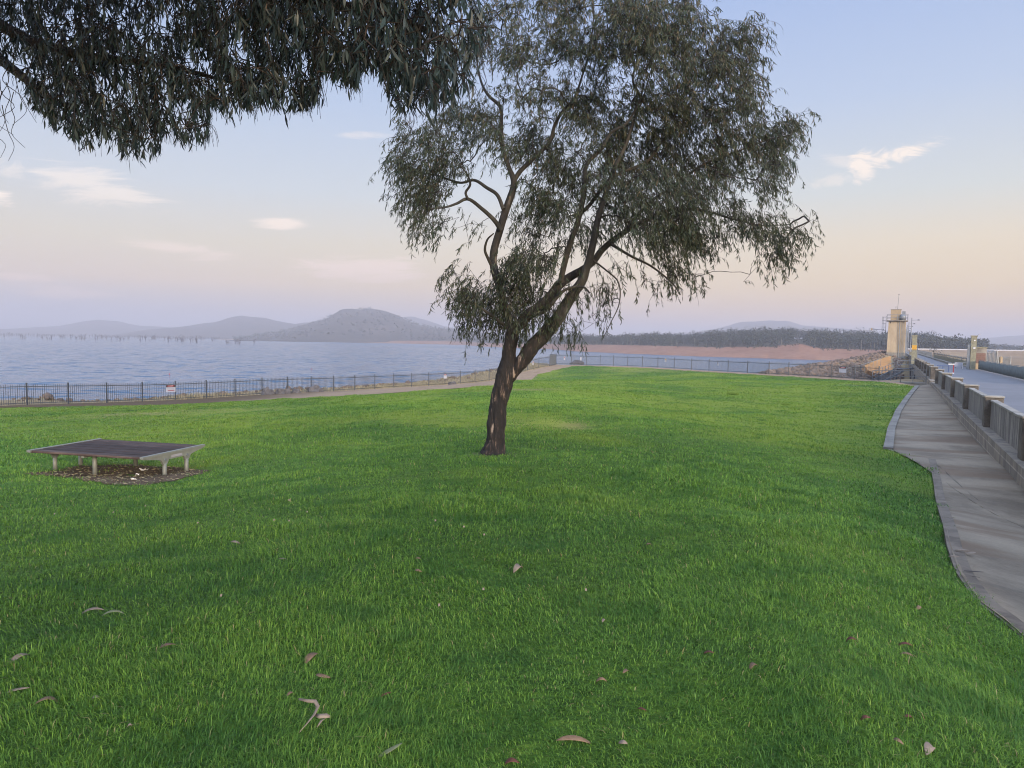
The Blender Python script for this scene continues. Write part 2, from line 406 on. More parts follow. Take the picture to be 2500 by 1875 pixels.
def m_water(t, p):
    geo = t.new('ShaderNodeNewGeometry').outputs['Position']
    a = t.noise(t.mapping(geo, rot=(0, 0, rad(8)), sc=(0.10, 0.20, 1)), 1.0, 5, 0.65, 0.6)
    b = t.noise(t.mapping(geo, rot=(0, 0, rad(-10)), sc=(0.9, 2.2, 1)), 1.0, 3, 0.6)
    xyz = t.new('ShaderNodeSeparateXYZ'); t.l.new(geo, xyz.inputs[0])
    g_ = t.math('ADD', xyz.outputs[1], t.math('MULTIPLY', xyz.outputs[0], 1.53))
    big = t.noise(t.mapping(geo, sc=(0.006, 0.012, 1)), 1.0, 4, 0.6)
    calm = t.math('MAXIMUM', t.smooth(xyz.outputs[0], -15, 60), t.smooth(t.math('ADD', g_, t.math('MULTIPLY', big, 120.0)), 620, 840))
    wv = t.math('SUBTRACT', 1.0, t.math('MULTIPLY', calm, 0.82))
    h = t.math('MULTIPLY', wv, t.math('ADD', t.math('MULTIPLY', a, t.math('ADD', big, 0.5)), t.math('MULTIPLY', b, 0.35)))
    na = t.noise(t.mapping(geo, rot=(0, 0, rad(8)), sc=(0.14, 0.26, 1)), 1.0, 5, 0.7, 0.5, out=1)
    nv = t.new('ShaderNodeVectorMath', operation='SUBTRACT'); t.l.new(na, nv.inputs[0]); nv.inputs[1].default_value = (0.5, 0.5, 0.5)
    ns = t.new('ShaderNodeVectorMath', operation='SCALE'); t.l.new(nv.outputs[0], ns.inputs[0]); t.l.new(t.math('MULTIPLY', wv, t.math('ADD', 1.1, t.math('MULTIPLY', big, 2.3))), ns.inputs['Scale'])
    nm = t.new('ShaderNodeVectorMath', operation='MULTIPLY'); t.l.new(ns.outputs[0], nm.inputs[0]); nm.inputs[1].default_value = (0.7, 1.0, 0.0)
    nn = t.new('ShaderNodeVectorMath', operation='ADD'); t.l.new(nm.outputs[0], nn.inputs[0]); nn.inputs[1].default_value = (0, 0, 1)
    nz = t.new('ShaderNodeVectorMath', operation='NORMALIZE'); t.l.new(nn.outputs[0], nz.inputs[0]); t.put(p.inputs['Normal'], nz.outputs[0])
    p.inputs['Base Color'].default_value = (0.035, 0.085, 0.15, 1); p.inputs['Specular IOR Level'].default_value = 0.36
    t.put(p.inputs['Roughness'], t.math('SUBTRACT', 0.30, t.math('MULTIPLY', wv, 0.16))); p.inputs['IOR'].default_value = 1.33
M_water = material('lake_water', m_water)

def m_bark(t, p):
    v = t.new('ShaderNodeAttribute', attribute_name='v').outputs['Fac']     # 0 rough butt, 1 smooth limbs
    geo = t.new('ShaderNodeNewGeometry').outputs['Position']
    a = t.noise(t.mapping(geo, sc=(14, 14, 3.2)), 1.0, 6, 0.7, 0.4)
    b = t.noise(t.mapping(geo, sc=(5, 5, 1.6)), 1.0, 4, 0.6)
    rough = t.ramp(a, [(0.36, (0.002, 0.0015, 0.0015)), (0.52, (0.006, 0.0042, 0.0035)), (0.60, (0.022, 0.0145, 0.011)), (0.68, (0.13, 0.095, 0.07))])
    rough = t.mix(t.smooth(b, 0.64, 0.72), rough, (0.22, 0.175, 0.14))
    smo = t.ramp(b, [(0.3, (0.012, 0.0115, 0.009)), (0.55, (0.028, 0.026, 0.020)), (0.8, (0.075, 0.07, 0.054))])
    smo = t.mix(t.math('MULTIPLY', t.smooth(a, 0.55, 0.75), 0.6), smo, (0.035, 0.028, 0.022))
    c = t.mix(v, rough, smo)
    t.put(p.inputs['Base Color'], c); p.inputs['Roughness'].default_value = 0.9
    bm = t.new('ShaderNodeBump'); bm.inputs['Strength'].default_value = 0.9; bm.inputs['Distance'].default_value = 0.02
    t.put(bm.inputs['Height'], a); t.put(p.inputs['Normal'], bm.outputs[0])
M_bark = material('gum_bark', m_bark)
def m_leaf(stops, trans=0.2, rough=0.5):
    def fn(t, p):
        v = t.new('ShaderNodeAttribute', attribute_name='v').outputs['Fac']
        c = t.ramp(v, stops)
        t.put(p.inputs['Base Color'], c); p.inputs['Roughness'].default_value = rough
        p.inputs['Specular IOR Level'].default_value = 0.35
        tr = t.new('ShaderNodeBsdfTranslucent'); t.put(tr.inputs[0], c)
        mx = t.new('ShaderNodeMixShader'); mx.inputs[0].default_value = trans
        t.l.new(p.outputs[0], mx.inputs[1]); t.l.new(tr.outputs[0], mx.inputs[2]); t.l.new(mx.outputs[0], t.n['Material Output'].inputs[0])
    return fn
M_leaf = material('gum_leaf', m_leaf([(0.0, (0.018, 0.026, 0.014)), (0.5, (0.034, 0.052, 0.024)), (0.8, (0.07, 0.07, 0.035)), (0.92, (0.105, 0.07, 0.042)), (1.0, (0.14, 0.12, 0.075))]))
M_leafn = material('near_gum_leaf', m_leaf([(0.0, (0.009, 0.020, 0.022)), (0.6, (0.020, 0.038, 0.038)), (0.9, (0.05, 0.072, 0.066)), (1.0, (0.14, 0.145, 0.11))], 0.15, 0.45))
M_far = material('far_foliage', m_leaf([(0.0, (0.010, 0.018, 0.014)), (0.5, (0.022, 0.032, 0.022)), (0.85, (0.05, 0.058, 0.034)), (1.0, (0.2, 0.17, 0.13))], 0.1, 0.7))
M_dead = plain('dead_wood', (0.035, 0.03, 0.03), 0.9)
M_steel = plain('galvanised_steel', (0.15, 0.165, 0.175), 0.5, 0.3, 0.15)
M_fence = plain('fence_steel', (0.035, 0.042, 0.05), 0.5, 0.2, 0.15)
M_cream = None
def m_tower(t, p):
    geo = t.new('ShaderNodeNewGeometry').outputs['Position']
    a = t.noise(t.mapping(geo, sc=(0.8, 0.8, 0.35)), 1.0, 6, 0.65); st = t.noise(t.mapping(geo, sc=(3, 3, 0.3)), 1.0, 4, 0.7)
    c = t.ramp(a, [(0.3, (0.24, 0.185, 0.115)), (0.55, (0.34, 0.27, 0.175)), (0.75, (0.41, 0.335, 0.225))])
    c = t.mix(t.math('MULTIPLY', t.smooth(st, 0.55, 0.75), 0.5), c, (0.22, 0.18, 0.13))
    t.put(p.inputs['Base Color'], c); p.inputs['Roughness'].default_value = 0.9
M_tower = material('tower_concrete', m_tower)
M_cream = plain('cream_render', (0.27, 0.205, 0.12), 0.85, 0, 0.12, 3)
M_olive = plain('mossy_concrete', (0.19, 0.18, 0.12), 0.9, 0, 0.3, 4)
M_white = plain('white_paint', (0.55, 0.54, 0.52), 0.5, 0, 0.06)
M_sign = plain('sign_face', (0.30, 0.31, 0.34), 0.5, 0, 0.08)
M_black = plain('black_paint', (0.015, 0.015, 0.018), 0.5, 0, 0.1)
M_red = plain('red_paint', (0.22, 0.02, 0.025), 0.5, 0, 0.1)
M_grey = plain('grey_print', (0.25, 0.25, 0.27), 0.6, 0, 0.1)
M_yellow = plain('yellow_paint', (0.45, 0.24, 0.02), 0.5, 0, 0.1)
M_brick = plain('red_brown_boards', (0.13, 0.075, 0.06), 0.85, 0, 0.25, 8)
M_shade = plain('shade_cloth', (0.10, 0.125, 0.125), 0.9, 0, 0.25, 3)
M_blue = plain('blue_paint', (0.07, 0.10, 0.19), 0.5, 0, 0.1)
def m_deck(t, p):
    tcn = t.new('ShaderNodeTexCoord').outputs['Object']
    sy = t.new('ShaderNodeSeparateXYZ'); t.l.new(tcn, sy.inputs[0]); wn = t.new('ShaderNodeTexWhiteNoise', noise_dimensions='1D')
    t.put(wn.inputs['W'], t.math('FLOOR', t.math('DIVIDE', t.math('ADD', sy.outputs[1], 10.0), 0.245))); oi = wn.outputs['Value']
    a = t.math('ADD', t.noise(t.mapping(tcn, sc=(1.2, 14, 8)), 1.0, 6, 0.7, 0.5), t.math('MULTIPLY', t.math('SUBTRACT', oi, 0.5), 0.3)); b = t.noise(t.mapping(tcn, sc=(0.9, 2.2, 1)), 1.0, 3, 0.6)
    c = t.ramp(a, [(0.3, (0.016, 0.010, 0.009)), (0.6, (0.045, 0.029, 0.024)), (0.85, (0.12, 0.085, 0.07))])
    c = t.mix(t.math('MULTIPLY', t.smooth(b, 0.55, 0.75), 0.4), c, (0.12, 0.09, 0.08))
    t.put(p.inputs['Base Color'], c); p.inputs['Roughness'].default_value = 0.7; p.inputs['Specular IOR Level'].default_value = 0.25
M_deck = material('stained_timber', m_deck)
M_alu = plain('cast_aluminium', (0.16, 0.17, 0.15), 0.55, 0.1, 0.12, 10)
def m_rock(t, p):
    geo = t.new('ShaderNodeNewGeometry').outputs['Position']
    v = t.new('ShaderNodeAttribute', attribute_name='v').outputs['Fac']
    a = t.noise(geo, 3, 6, 0.7)
    c = t.ramp(v, [(0.0, (0.055, 0.042, 0.032)), (0.5, (0.125, 0.088, 0.062)), (1.0, (0.21, 0.15, 0.105))])
    c = t.mix(0.45, c, t.ramp(a, [(0.3, (0.045, 0.036, 0.03)), (0.7, (0.23, 0.165, 0.12))]))
    t.put(p.inputs['Base Color'], c); p.inputs['Roughness'].default_value = 0.9
M_rock = material('riprap_rock', m_rock)
M_boulder = plain('grey_boulder', (0.075, 0.068, 0.065), 0.9, 0, 0.4, 2.5, 0.5)

# ------------------------------------------------------------------ the dam wall line
L0 = 2.6
tdir = np.array([math.sin(PHI), math.cos(PHI)]); ndir = np.array([math.cos(PHI), -math.sin(PHI)])
def wall(s, o, b):
    xy = ndir * (L0 + o) + tdir * s
    return np.array([xy[0], xy[1], E - b])
def wall_so(x, y):
    return x * tdir[0] + y * tdir[1], x * ndir[0] + y * ndir[1] - L0

# ------------------------------------------------------------------ terrain height function
CP = []
def cp(px, py, Y): CP.append(at(px, py, Y))
for px, py, Y in [(0,1875,2.6),(620,1875,2.62),(1250,1875,2.65),(1900,1875,2.7),(2500,1875,2.8)]: cp(px, py, Y)
for x, y, z in [(-6,-6,.25),(6,-6,.25),(0,-3,.1),(-5,1,-.1),(-12,0,-.3),(8,-2,0)]: CP.append(np.array([x, y, z]))
cp(1205,1105,14)
for px, py, Y in [(399,1173,12.9),(450,1160.5,13.5),(135,1149,13.6),(192,1139,14.4)]: cp(px, py, Y)
cp(250,1300,7.6)
LF = [(66,989),(461,983),(602,971.5),(789,958),(895,955.5),(985,947.5),(1068,943.5),(1124,939.5),(1194,930)]
def hor(px): return 810 + 0.0168 * px
for px, py in LF:
    Y = 4.8 * F / (py - hor(px)); cp(px, py, Y)
CP.append(at(66,989,46.9) + np.array([-14, -16, 0]))
CP.append(at(66,989,46.9) + np.array([-30, -36, -0.2]))
cp(1287,906,90); cp(1342,894,95); cp(1357,890.5,98)
RF = [(1357,890.5,99),(1432,891.6,103),(1605,897.8,96),(1730,905.7,90),(1877,914,82),(1976,919,78),(2086,926,74),(2145,930,72)]
for q in RF[1:]: cp(*q)
for q in [(1250,980,30),(1250,930,55),(1700,1000,30),(2100,1000,34),(2160,1100,20),(2275,1130,17.3),(2302,1300,9.0),(2345,1410,6.9),(2500,1560,5.15),(0,1010,38),(700,1030,24),(1450,1200,9.5)]: cp(*q)
for s, b in [(5,2.75),(15,3.0),(25,3.05),(40,2.95),(60,2.85),(80,2.9),(100,2.8)]: CP.append(wall(s, -0.2, b))
CP = np.array(CP)
def tps_fit(P, z, lam=0.25):
    n = len(P); d = np.linalg.norm(P[:, None] - P[None], axis=2)
    Kt = np.where(d > 0, d * d * np.log(np.maximum(d, 1e-9)), 0) + lam * np.eye(n)
    Pm = np.c_[np.ones(n), P]
    A = np.zeros((n + 3, n + 3)); A[:n, :n] = Kt; A[:n, n:] = Pm; A[n:, :n] = Pm.T
    return np.linalg.solve(A, np.r_[z, np.zeros(3)])
TW = tps_fit(CP[:, :2], CP[:, 2])
def tps(x, y):
    x = np.asarray(x, float); y = np.asarray(y, float); sh = x.shape
    q = np.c_[x.ravel(), y.ravel()]; out = np.empty(len(q)); n = len(CP)
    for i in range(0, len(q), 40000):
        c = q[i:i + 40000]
        d2 = ((c[:, None] - CP[None, :, :2]) ** 2).sum(2)
        out[i:i + 40000] = (0.5 * d2 * np.log(np.maximum(d2, 1e-12))) @ TW[:n] + TW[n] + c @ TW[n + 1:]
    return out.reshape(sh)
def hummock(x, y):
    return 0.036 * np.sin(1.9 * x + 0.7 * y + 1.3 * np.sin(0.8 * y)) * np.sin(1.3 * y - 0.5 * x + 1.1 * np.sin(0.9 * x)) \
         + 0.018 * np.sin(4.1 * x + 2.2 * np.sin(1.7 * y)) * np.sin(3.3 * y + 1.5 * np.sin(2.1 * x))
DIPS = [(2.25, 8.5, .55, .07), (1.6, 9.3, .5, .05), (3.2, 9.1, .6, .06), (2.9, 7.6, .6, -.05), (.3, 10.5, .7, .05), (-1.2, 8.2, .8, -.04), (-3.0, 6.6, .7, .05), (4.4, 11.5, .8, .06), (-.4, 6.2, .6, -.035),
        (1.5, 15.5, 1.0, .07), (4.5, 18, 1.4, .10), (7, 22, 1.6, -.09), (-3, 18, 1.5, .08), (-7, 20, 1.8, -.09), (8, 31, 2.4, .14), (2, 38, 3.0, -.15), (13, 42, 3.2, .15), (-6, 33, 2.5, .10), (6, 50, 4, .16), (18, 58, 4, -.16)]
def lawn_h(x, y):
    z = tps(x, y) + hummock(x, y)
    for a_, b_, r_, d_ in DIPS: z = z - d_ * np.exp(-((x - a_) / (r_ * 1.5)) ** 2 - ((y - b_) / r_) ** 2)
    return z
def hit(px, py, fn=None, y0=1.5, y1=140):
    fn = fn or lawn_h
    Y = np.geomspace(y0, y1, 900); d = ray(px, py)
    P = EYE[None] + d[None] * (Y / d[1])[:, None]
    g = P[:, 2] - fn(P[:, 0], P[:, 1])
    i = np.argmax(g < 0)
    if g[i] >= 0: i = np.argmin(g)
    if i > 0 and g[i] < 0:
        f = g[i - 1] / (g[i - 1] - g[i]); return P[i - 1] + f * (P[i] - P[i - 1])
    return P[i]

# fence lines (world xy)
A0 = at(66,989,4.8 * F / (989 - hor(66))); A1 = at(1194,930,4.8 * F / (930 - hor(1194)))
fdir = (A1 - A0) / np.linalg.norm((A1 - A0)[:2])
nL = 19
left_posts = [A0 + (A1 - A0) * (i / nL) for i in range(-4, nL + 1)]
G0 = at(1342,894,95); G1 = at(1357,890.5,97.5)
left_posts += [A1 + (G0 - A1) * (i / 5) for i in range(1, 6)]
def interp_path(px):
    xs = [q[0] for q in RF]; return at(px, np.interp(px, xs, [q[1] for q in RF]), np.interp(px, xs, [q[2] for q in RF]))
right_px = [1357,1395,1432,1465,1497.6,1532,1568,1605.7,1646,1688,1730.5,1777,1824.5,1877,1925,1976.4,2030,2086,2145]
right_posts = [interp_path(p) for p in right_px]
FL = np.array([A0[:2] - fdir[:2] * 60] + [p[:2] for p in left_posts] + [p[:2] for p in right_posts] + [wall(75, -0.4, 3)[:2]])
def fence_sd(x, y):
    """signed distance to the fence line, positive on the lake side; second value: position along it"""
    x = np.asarray(x, float); y = np.asarray(y, float)
    best = np.full(x.shape, 1e9); sg = np.zeros(x.shape); tt = np.zeros(x.shape)
    for i in range(len(FL) - 1):
        a, b = FL[i], FL[i + 1]; ab = b - a; l2 = ab @ ab
        t = np.clip(((x - a[0]) * ab[0] + (y - a[1]) * ab[1]) / l2, 0, 1)
        ddx = x - a[0] - t * ab[0]; ddy = y - a[1] - t * ab[1]
        d = np.hypot(ddx, ddy); cr = ab[0] * (y - a[1]) - ab[1] * (x - a[0])
        m = d < best - 1e-6
        best = np.where(m, d, best); sg = np.where(m, np.sign(cr), sg); tt = np.where(m, i + t, tt)
    return best * sg, tt
LAKE_B = 10.0
MOUND = [at(1880,912,92), at(1940,902,105), at(2000,892,116), at(2080,879,125), at(2135,867,131), at(2170,860,136)]
def wob(x, y, f=1.0):
    return np.sin(0.9 * f * x + 1.7 * np.sin(0.45 * f * y)) * np.sin(0.8 * f * y + 1.3 * np.sin(0.6 * f * x))
def terrain(x, y):
    x = np.asarray(x, float); y = np.asarray(y, float)
    z = tps(np.clip(x, -75, 75), np.clip(y, -10, 125))
    sd, tt = fence_sd(x, y)
    xs, _ = proj(np.stack([x, np.maximum(y, 1.0), np.zeros_like(x)], -1)) if True else (0, 0)
    rimh = np.interp(xs, [-300, 0, 120, 150, 330, 420, 560, 640, 820, 900, 1000, 1060, 1130, 1200, 1300, 1350, 1370, 1500],
                         [0.3, 0.3, 0.3, 0.02, 0.02, 0.1, 0.05, 0.25, 0.2, 0.2, 0.25, 0.35, 0.55, 0.55, 0.35, 0.1, 0.0, 0.0])
    rim = rimh * np.exp(-((sd - 3.0) / 1.6) ** 2) * (1 + 0.3 * wob(x, y))
    # level of the fence line itself, carried out to the lake and then dropped
    over = np.maximum(sd - np.where(xs > 1345, 1.0, 4.0), 0)
    dlt = -0.42 * over + 0.12 * wob(x, y) * np.minimum(over, 2) * 0.5
    base = np.where(sd > 0, np.minimum(z, E - 3.2) + rim + dlt, z)
    base = np.maximum(base, E - 13.0)
    # rock mound running out from the valve tower
    md = np.full(x.shape, -1e9)
    for a, b in zip(MOUND[:-1], MOUND[1:]):
        ab = (b - a)[:2]; t = np.clip(((x - a[0]) * ab[0] + (y - a[1]) * ab[1]) / (ab @ ab), 0, 1)
        d = np.hypot(x - a[0] - t * ab[0], y - a[1] - t * ab[1]); zz = a[2] + t * (b[2] - a[2])
        md = np.maximum(md, zz - np.where(y > a[1] + t * ab[1], 0.5, 0.30) * np.maximum(d - 1.0, 0))
    base = np.where(sd > 0.8, np.maximum(base, md), base)
    s, o = wall_so(x, y)
    base = np.where(o > -0.15, np.minimum(base, E - 3.4) , base)
    base = np.where(o > 8.5, np.minimum(E - 3.4 - 0.25 * (o - 8.5), base), base)
    return np.where(o > 8.5, np.maximum(base, E - 5.2), np.maximum(base, E - 13.0))

# spots of worn grass, in world coordinates
def _sp(px, py): return hit(px, py)
SPOTS = [(_sp(1385, 1040), (0.9, 1.5), (0.16, 0.115, 0.06), 0.85), (_sp(1330, 1035), (1.6, 2.2), (0.22, 0.26, 0.03), 0.75),
         (_sp(330, 1012), (4.5, 3.0), (0.24, 0.21, 0.07), 0.7), (_sp(560, 1003), (4.5, 3.0), (0.20, 0.21, 0.05), 0.5),
         (_sp(1290, 950), (3.0, 2.0), (0.22, 0.17, 0.09), 0.6), (_sp(1560, 905), (9.0, 5.0), (0.20, 0.19, 0.07), 0.55),
         (_sp(1350, 970), (5.0, 5.0), (0.19, 0.29, 0.02), 0.6), (_sp(1000, 985), (9.0, 6.0), (0.17, 0.27, 0.02), 0.5),
         (_sp(2120, 940), (5.0, 2.5), (0.22, 0.18, 0.09), 0.5), (at(1206, 1105, 13.9), (0.75, 0.5), (0.06, 0.045, 0.03), 0.85)]
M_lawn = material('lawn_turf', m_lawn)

# ------------------------------------------------------------------ ground sheets
def grid_obj(name, X, Y, Z, mat, kind='structure', smooth=True):
    ny, nx = X.shape
    V = np.stack([X.ravel(), Y.ravel(), Z.ravel()], 1)
    i = np.arange(nx * ny).reshape(ny, nx)
    Q = np.stack([i[:-1, :-1].ravel(), i[:-1, 1:].ravel(), i[1:, 1:].ravel(), i[1:, :-1].ravel()], 1)
    o = np_mesh(name, V, [Q], mat, smooth=smooth); o['kind'] = kind
    return o
gx = np.concatenate([np.arange(-140, -60, 4), np.arange(-60, 110, 1.0), np.arange(110, 200, 6)])
gy = np.concatenate([np.arange(-30, -8, 4), np.arange(-8, 160, 1.0), np.arange(160, 260, 6)])
X, Y = np.meshgrid(gx, gy); Z = terrain(X, Y)
sd_, _ = fence_sd(X, Y)
Z = np.where(sd_ < -0.5, Z - 0.06 - hummock(X, Y) * 0, Z)
Z = np.where((sd_ < -1.5), Z - 0.24, Z)
grid_obj('ground', X, Y, Z, M_earth)

# lawn edge (photo outline turned into ground points)
edge_px = [(-420,1010),(0,996),(200,992.5),(410,988.5),(560,981),(716,973),(890,964),(993,957),(1083,950),(1203,942),(1253,932),(1309,915.5),
           (1345,906),(1364,900.8),(1391,895.2),(1425,893.6),(1480,895.2),(1600,900.3),(1730,908),(1877,917.3),(1976,922.5),(2086,929.5),(2145,933),(2200,939),(2238,944)]
edge = [hit(px, py, y0=3) for px, py in edge_px]
apron_edge_px = [(2238,944),(2212,975),(2190,1005),(2172,1050),(2163,1098)]
apron_edge = [hit(*q) for q in apron_edge_px]
tongue_px = [(2270,1128),(2283,1180),(2298,1260),(2318,1340),(2340,1400),(2390,1470),(2450,1520),(2500,1560)]
tongue = [hit(*q) for q in tongue_px]
tongue_more = [np.array([3.75, 4.2, 0]), np.array([3.5, 2.5, 0]), np.array([3.3, 0.0, 0]), np.array([3.2, -4.0, 0])]
for q in tongue_more: q[2] = lawn_h(q[0:1], q[1:2])[0]
azE = [math.atan2(p[0], p[1]) for p in edge]; rE = [math.hypot(p[0], p[1]) for p in edge]
def lawn_R(az):
    az = np.asarray(az, float)
    r1 = np.interp(az, azE, rE)
    # the wall cuts the lawn off on the right
    den = np.sin(az) * ndir[0] + np.cos(az) * ndir[1]
    rw = np.where(den > 1e-3, (L0 - 0.5) / np.maximum(den, 1e-3), 1e9)
    far = np.where(np.abs(az) > rad(75), 12.0, 1e9)
    left = np.where(az < azE[0], rE[0] * np.interp(az, [-math.pi, rad(-75), azE[0]], [0.25, 0.5, 1.0]), 1e9)
    return np.minimum(np.minimum(r1, rw), np.minimum(far, left))
az = np.linspace(-math.pi, math.pi, 721)
az = np.sort(np.concatenate([az, np.linspace(-0.75, 0.75, 400)]))
R = lawn_R(az); R = np.minimum(R, 110)
tr = np.concatenate([[0.0], np.geomspace(0.004, 1.0, 300)])
X = np.sin(az)[None] * R[None] * tr[:, None]; Y = np.cos(az)[None] * R[None] * tr[:, None]
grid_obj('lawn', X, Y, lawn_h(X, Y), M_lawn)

# path of pale dirt between lawn and fence
def strip(name, A, B, fn, dz, mat, n=4, kind='structure'):
    A = np.asarray(A); B = np.asarray(B); T = np.linspace(0, 1, n)[:, None, None]
    P = A[None] * (1 - T) + B[None] * T
    Zs = fn(P[..., 0], P[..., 1]) + dz
    return grid_obj(name, P[..., 0], P[..., 1], Zs, mat, kind)
def resample(P, n):
    P = np.asarray(P, float); d = np.r_[0, np.cumsum(np.linalg.norm(np.diff(P[:, :2], axis=0), axis=1))]
    t = np.linspace(0, d[-1], n); return np.stack([np.interp(t, d, P[:, j]) for j in range(P.shape[1])], 1)
pe = resample(edge[1:], 160)[:, :2]
fe = resample([(*(p[:2]), 0) for p in left_posts[2:] + right_posts] , 400)[:, :2]
# nearest fence point for each lawn edge point, pushed a little beyond the fence
near = np.array([fe[np.argmin(((fe - p) ** 2).sum(1))] for p in pe])
out = near + (near - pe) / np.maximum(np.linalg.norm(near - pe, axis=1, keepdims=True), 0.3) * 0.35
inn = pe - (near - pe) / np.maximum(np.linalg.norm(near - pe, axis=1, keepdims=True), 0.3) * 0.25
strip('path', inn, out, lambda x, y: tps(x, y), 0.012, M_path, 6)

# ------------------------------------------------------------------ concrete apron beside the wall
out_edge = resample(apron_edge + [hit(2215, 1112)] + tongue + tongue_more, 140)
wb = np.array([wall(s, -0.12, 0)[:2] for s in np.interp(np.linspace(0, 1, 140), [0, .22, .6, 1], [62, 24, 10, -4])])
def apron_h(x, y): return tps(x, y)
strip('drain_apron', out_edge[:, :2], wb, apron_h, 0.05, M_apron, 14)
# raised concrete kerb along the apron's far edge, a flat gutter strip along the near edge
def kerb(name, line, w, h, mat, label, group=None):
    line = np.asarray(line); mb = MB(); n = len(line)
    vs = []
    for i, p in enumerate(line):
        d = line[min(i + 1, n - 1)] - line[max(i - 1, 0)]; d = d[:2] / np.linalg.norm(d[:2]); nn = np.array([d[1], -d[0]])
        z0 = tps(p[0:1], p[1:2])[0]
        for o_, z_ in ((-w / 2, -0.1), (-w / 2, h), (w / 2, h), (w / 2, -0.1)):
            vs.append((p[0] + nn[0] * o_, p[1] + nn[1] * o_, z0 + z_))
    fs = [(4 * i + j, 4 * i + (j + 1) % 4, 4 * i + 4 + (j + 1) % 4, 4 * i + 4 + j) for i in range(n - 1) for j in range(4)]
    fs += [(0, 1, 2, 3), (4 * n - 1, 4 * n - 2, 4 * n - 3, 4 * n - 4)]
    mb.add(vs, fs); o = mb.build(name, mat); return tag(o, label, 'kerb', group)
kerb('kerb', resample(apron_edge, 40) + np.array([0.06, 0, 0]), 0.25, 0.11, M_conc, 'curved pale concrete kerb where the far lawn meets the drain')
gut = resample(tongue + tongue_more[:1], 60)
kerb('gutter_strip', gut + np.array([0.05, 0, 0]), 0.15, 0.055, M_strip, 'soil stained strip between near lawn and concrete drain')

# ------------------------------------------------------------------ lake
me = MB().add([(-9000, 20, E - LAKE_B), (9000, 20, E - LAKE_B), (9000, 9000, E - LAKE_B), (-9000, 9000, E - LAKE_B)], [(0, 1, 2, 3)])
tag(me.build('lake', M_water), kind='structure')

# ------------------------------------------------------------------ grass blades
def in_poly(x, y, poly):
    inside = np.zeros(x.shape, bool); n = len(poly)
    for i in range(n):
        x0, y0 = poly[i][0], poly[i][1]; x1, y1 = poly[(i + 1) % n][0], poly[(i + 1) % n][1]
        c = ((y0 > y) != (y1 > y)) & (x < (x1 - x0) * (y - y0) / (y1 - y0 + 1e-12) + x0)
        inside ^= c
    return inside
PATCH_PX = [(60,1157),(200,1137),(330,1135),(520,1148),(470,1163),(360,1186),(280,1186),(170,1168)]
PATCH = [hit(*q) for q in PATCH_PX]
NB = 1150000
r = (1.15 ** .25 + rng.random(NB) * (100 ** .25 - 1.15 ** .25)) ** 4
a = rng.uniform(rad(-43), rad(43), NB)
x = np.sin(a) * r; y = np.cos(a) * r
apron_poly = [tuple(p[:2]) for p in out_edge] + [tuple(p) for p in wb[::-1]]
ej = rng.normal(0, 0.05, (2, NB)) + 0.05 * np.sin(5 * y + 2 * np.sin(9 * y))
keep = (r < lawn_R(a) - 0.02 + rng.normal(0, 0.05, NB)) & ~in_poly(x + ej[0] - .09, y + ej[1] * .5, apron_poly)
cen = np.mean([p[:2] for p in PATCH], axis=0)
sc_ = 1.06 + rng.normal(0, 0.10, NB)
ip = in_poly(cen[0] + (x - cen[0]) * sc_, cen[1] + (y - cen[1]) * sc_, PATCH)
keep &= ~ip | (rng.random(NB) < 0.05)
TB = at(1205, 1105, 14)
dt = np.hypot(x - TB[0], y - TB[1]); keep &= dt > 0.22 + 0.3 * rng.random(NB) ** 2
x, y, r = x[keep], y[keep], r[keep]; n = len(x)
z = lawn_h(x, y)
nz = 0.5 + 0.5 * wob(x, y, 1.7) * 0.6 + 0.2 * wob(x + 3.1, y - 1.7, 4.3)
nz2 = wob(x - 7.0, y + 2.0, 0.55)
patchy = rng.random(n)
worn = np.zeros(n)
for P, rr, col, amt in SPOTS[:5]:
    q = np.hypot((x - P[0]) / rr[0], (y - P[1]) / rr[1]); worn = np.maximum(worn, np.clip(1.2 - q, 0, 1) * amt)
hgt = (0.026 + 0.040 * np.clip(nz, 0, 1) ** 1.3 + 0.022 * rng.random(n)) * (1 + 0.3 * nz2) * np.clip((r / 12) ** 0.12, 0.8, 1.5)
hgt *= 1 - 0.75 * worn
hgt *= np.where(rng.random(n) < 0.05, 1.5, 1.0)
wid = 0.0032 * np.clip(r / 3, 0.8, None) ** 0.78 * rng.uniform(0.7, 1.3, n)
ang = rng.uniform(0, 2 * math.pi, n)
lean = np.abs(rng.normal(0.75, 0.45, n)); la = ang + rng.normal(0, 0.5, n)
cohx = 0.25 * wob(x, y, 2.3); cohy = 0.25 * wob(x + 11, y + 5, 2.1)
lx = np.cos(la) * lean + cohx; ly = np.sin(la) * lean + cohy
sx, sy = -np.sin(la), np.cos(la)
V = np.empty((n, 5, 3), np.float32)
z0 = z - 0.008
V[:, 0] = np.stack([x - sx * wid / 2, y - sy * wid / 2, z0], 1)
V[:, 1] = np.stack([x + sx * wid / 2, y + sy * wid / 2, z0], 1)
mx_, my_, mz_ = x + lx * hgt * .38, y + ly * hgt * .38, z0 + hgt * .62
V[:, 2] = np.stack([mx_ - sx * wid * .42, my_ - sy * wid * .42, mz_], 1)
V[:, 3] = np.stack([mx_ + sx * wid * .42, my_ + sy * wid * .42, mz_], 1)
V[:, 4] = np.stack([x + lx * hgt * 1.15, y + ly * hgt * 1.15, z0 + hgt * np.clip(1.05 - 0.38 * lean, 0.35, 1.05)], 1)
b5 = (np.arange(n) * 5)[:, None]
Q = b5 + np.array([[0, 1, 3, 2]]); T = b5 + np.array([[2, 3, 4]])
col = np.clip(rng.beta(1.5, 1.6, n) * 0.9 + 0.12 * wob(x, y, 0.9) + 0.25 * (np.clip(nz, 0, 1) - .5), 0, 0.95)
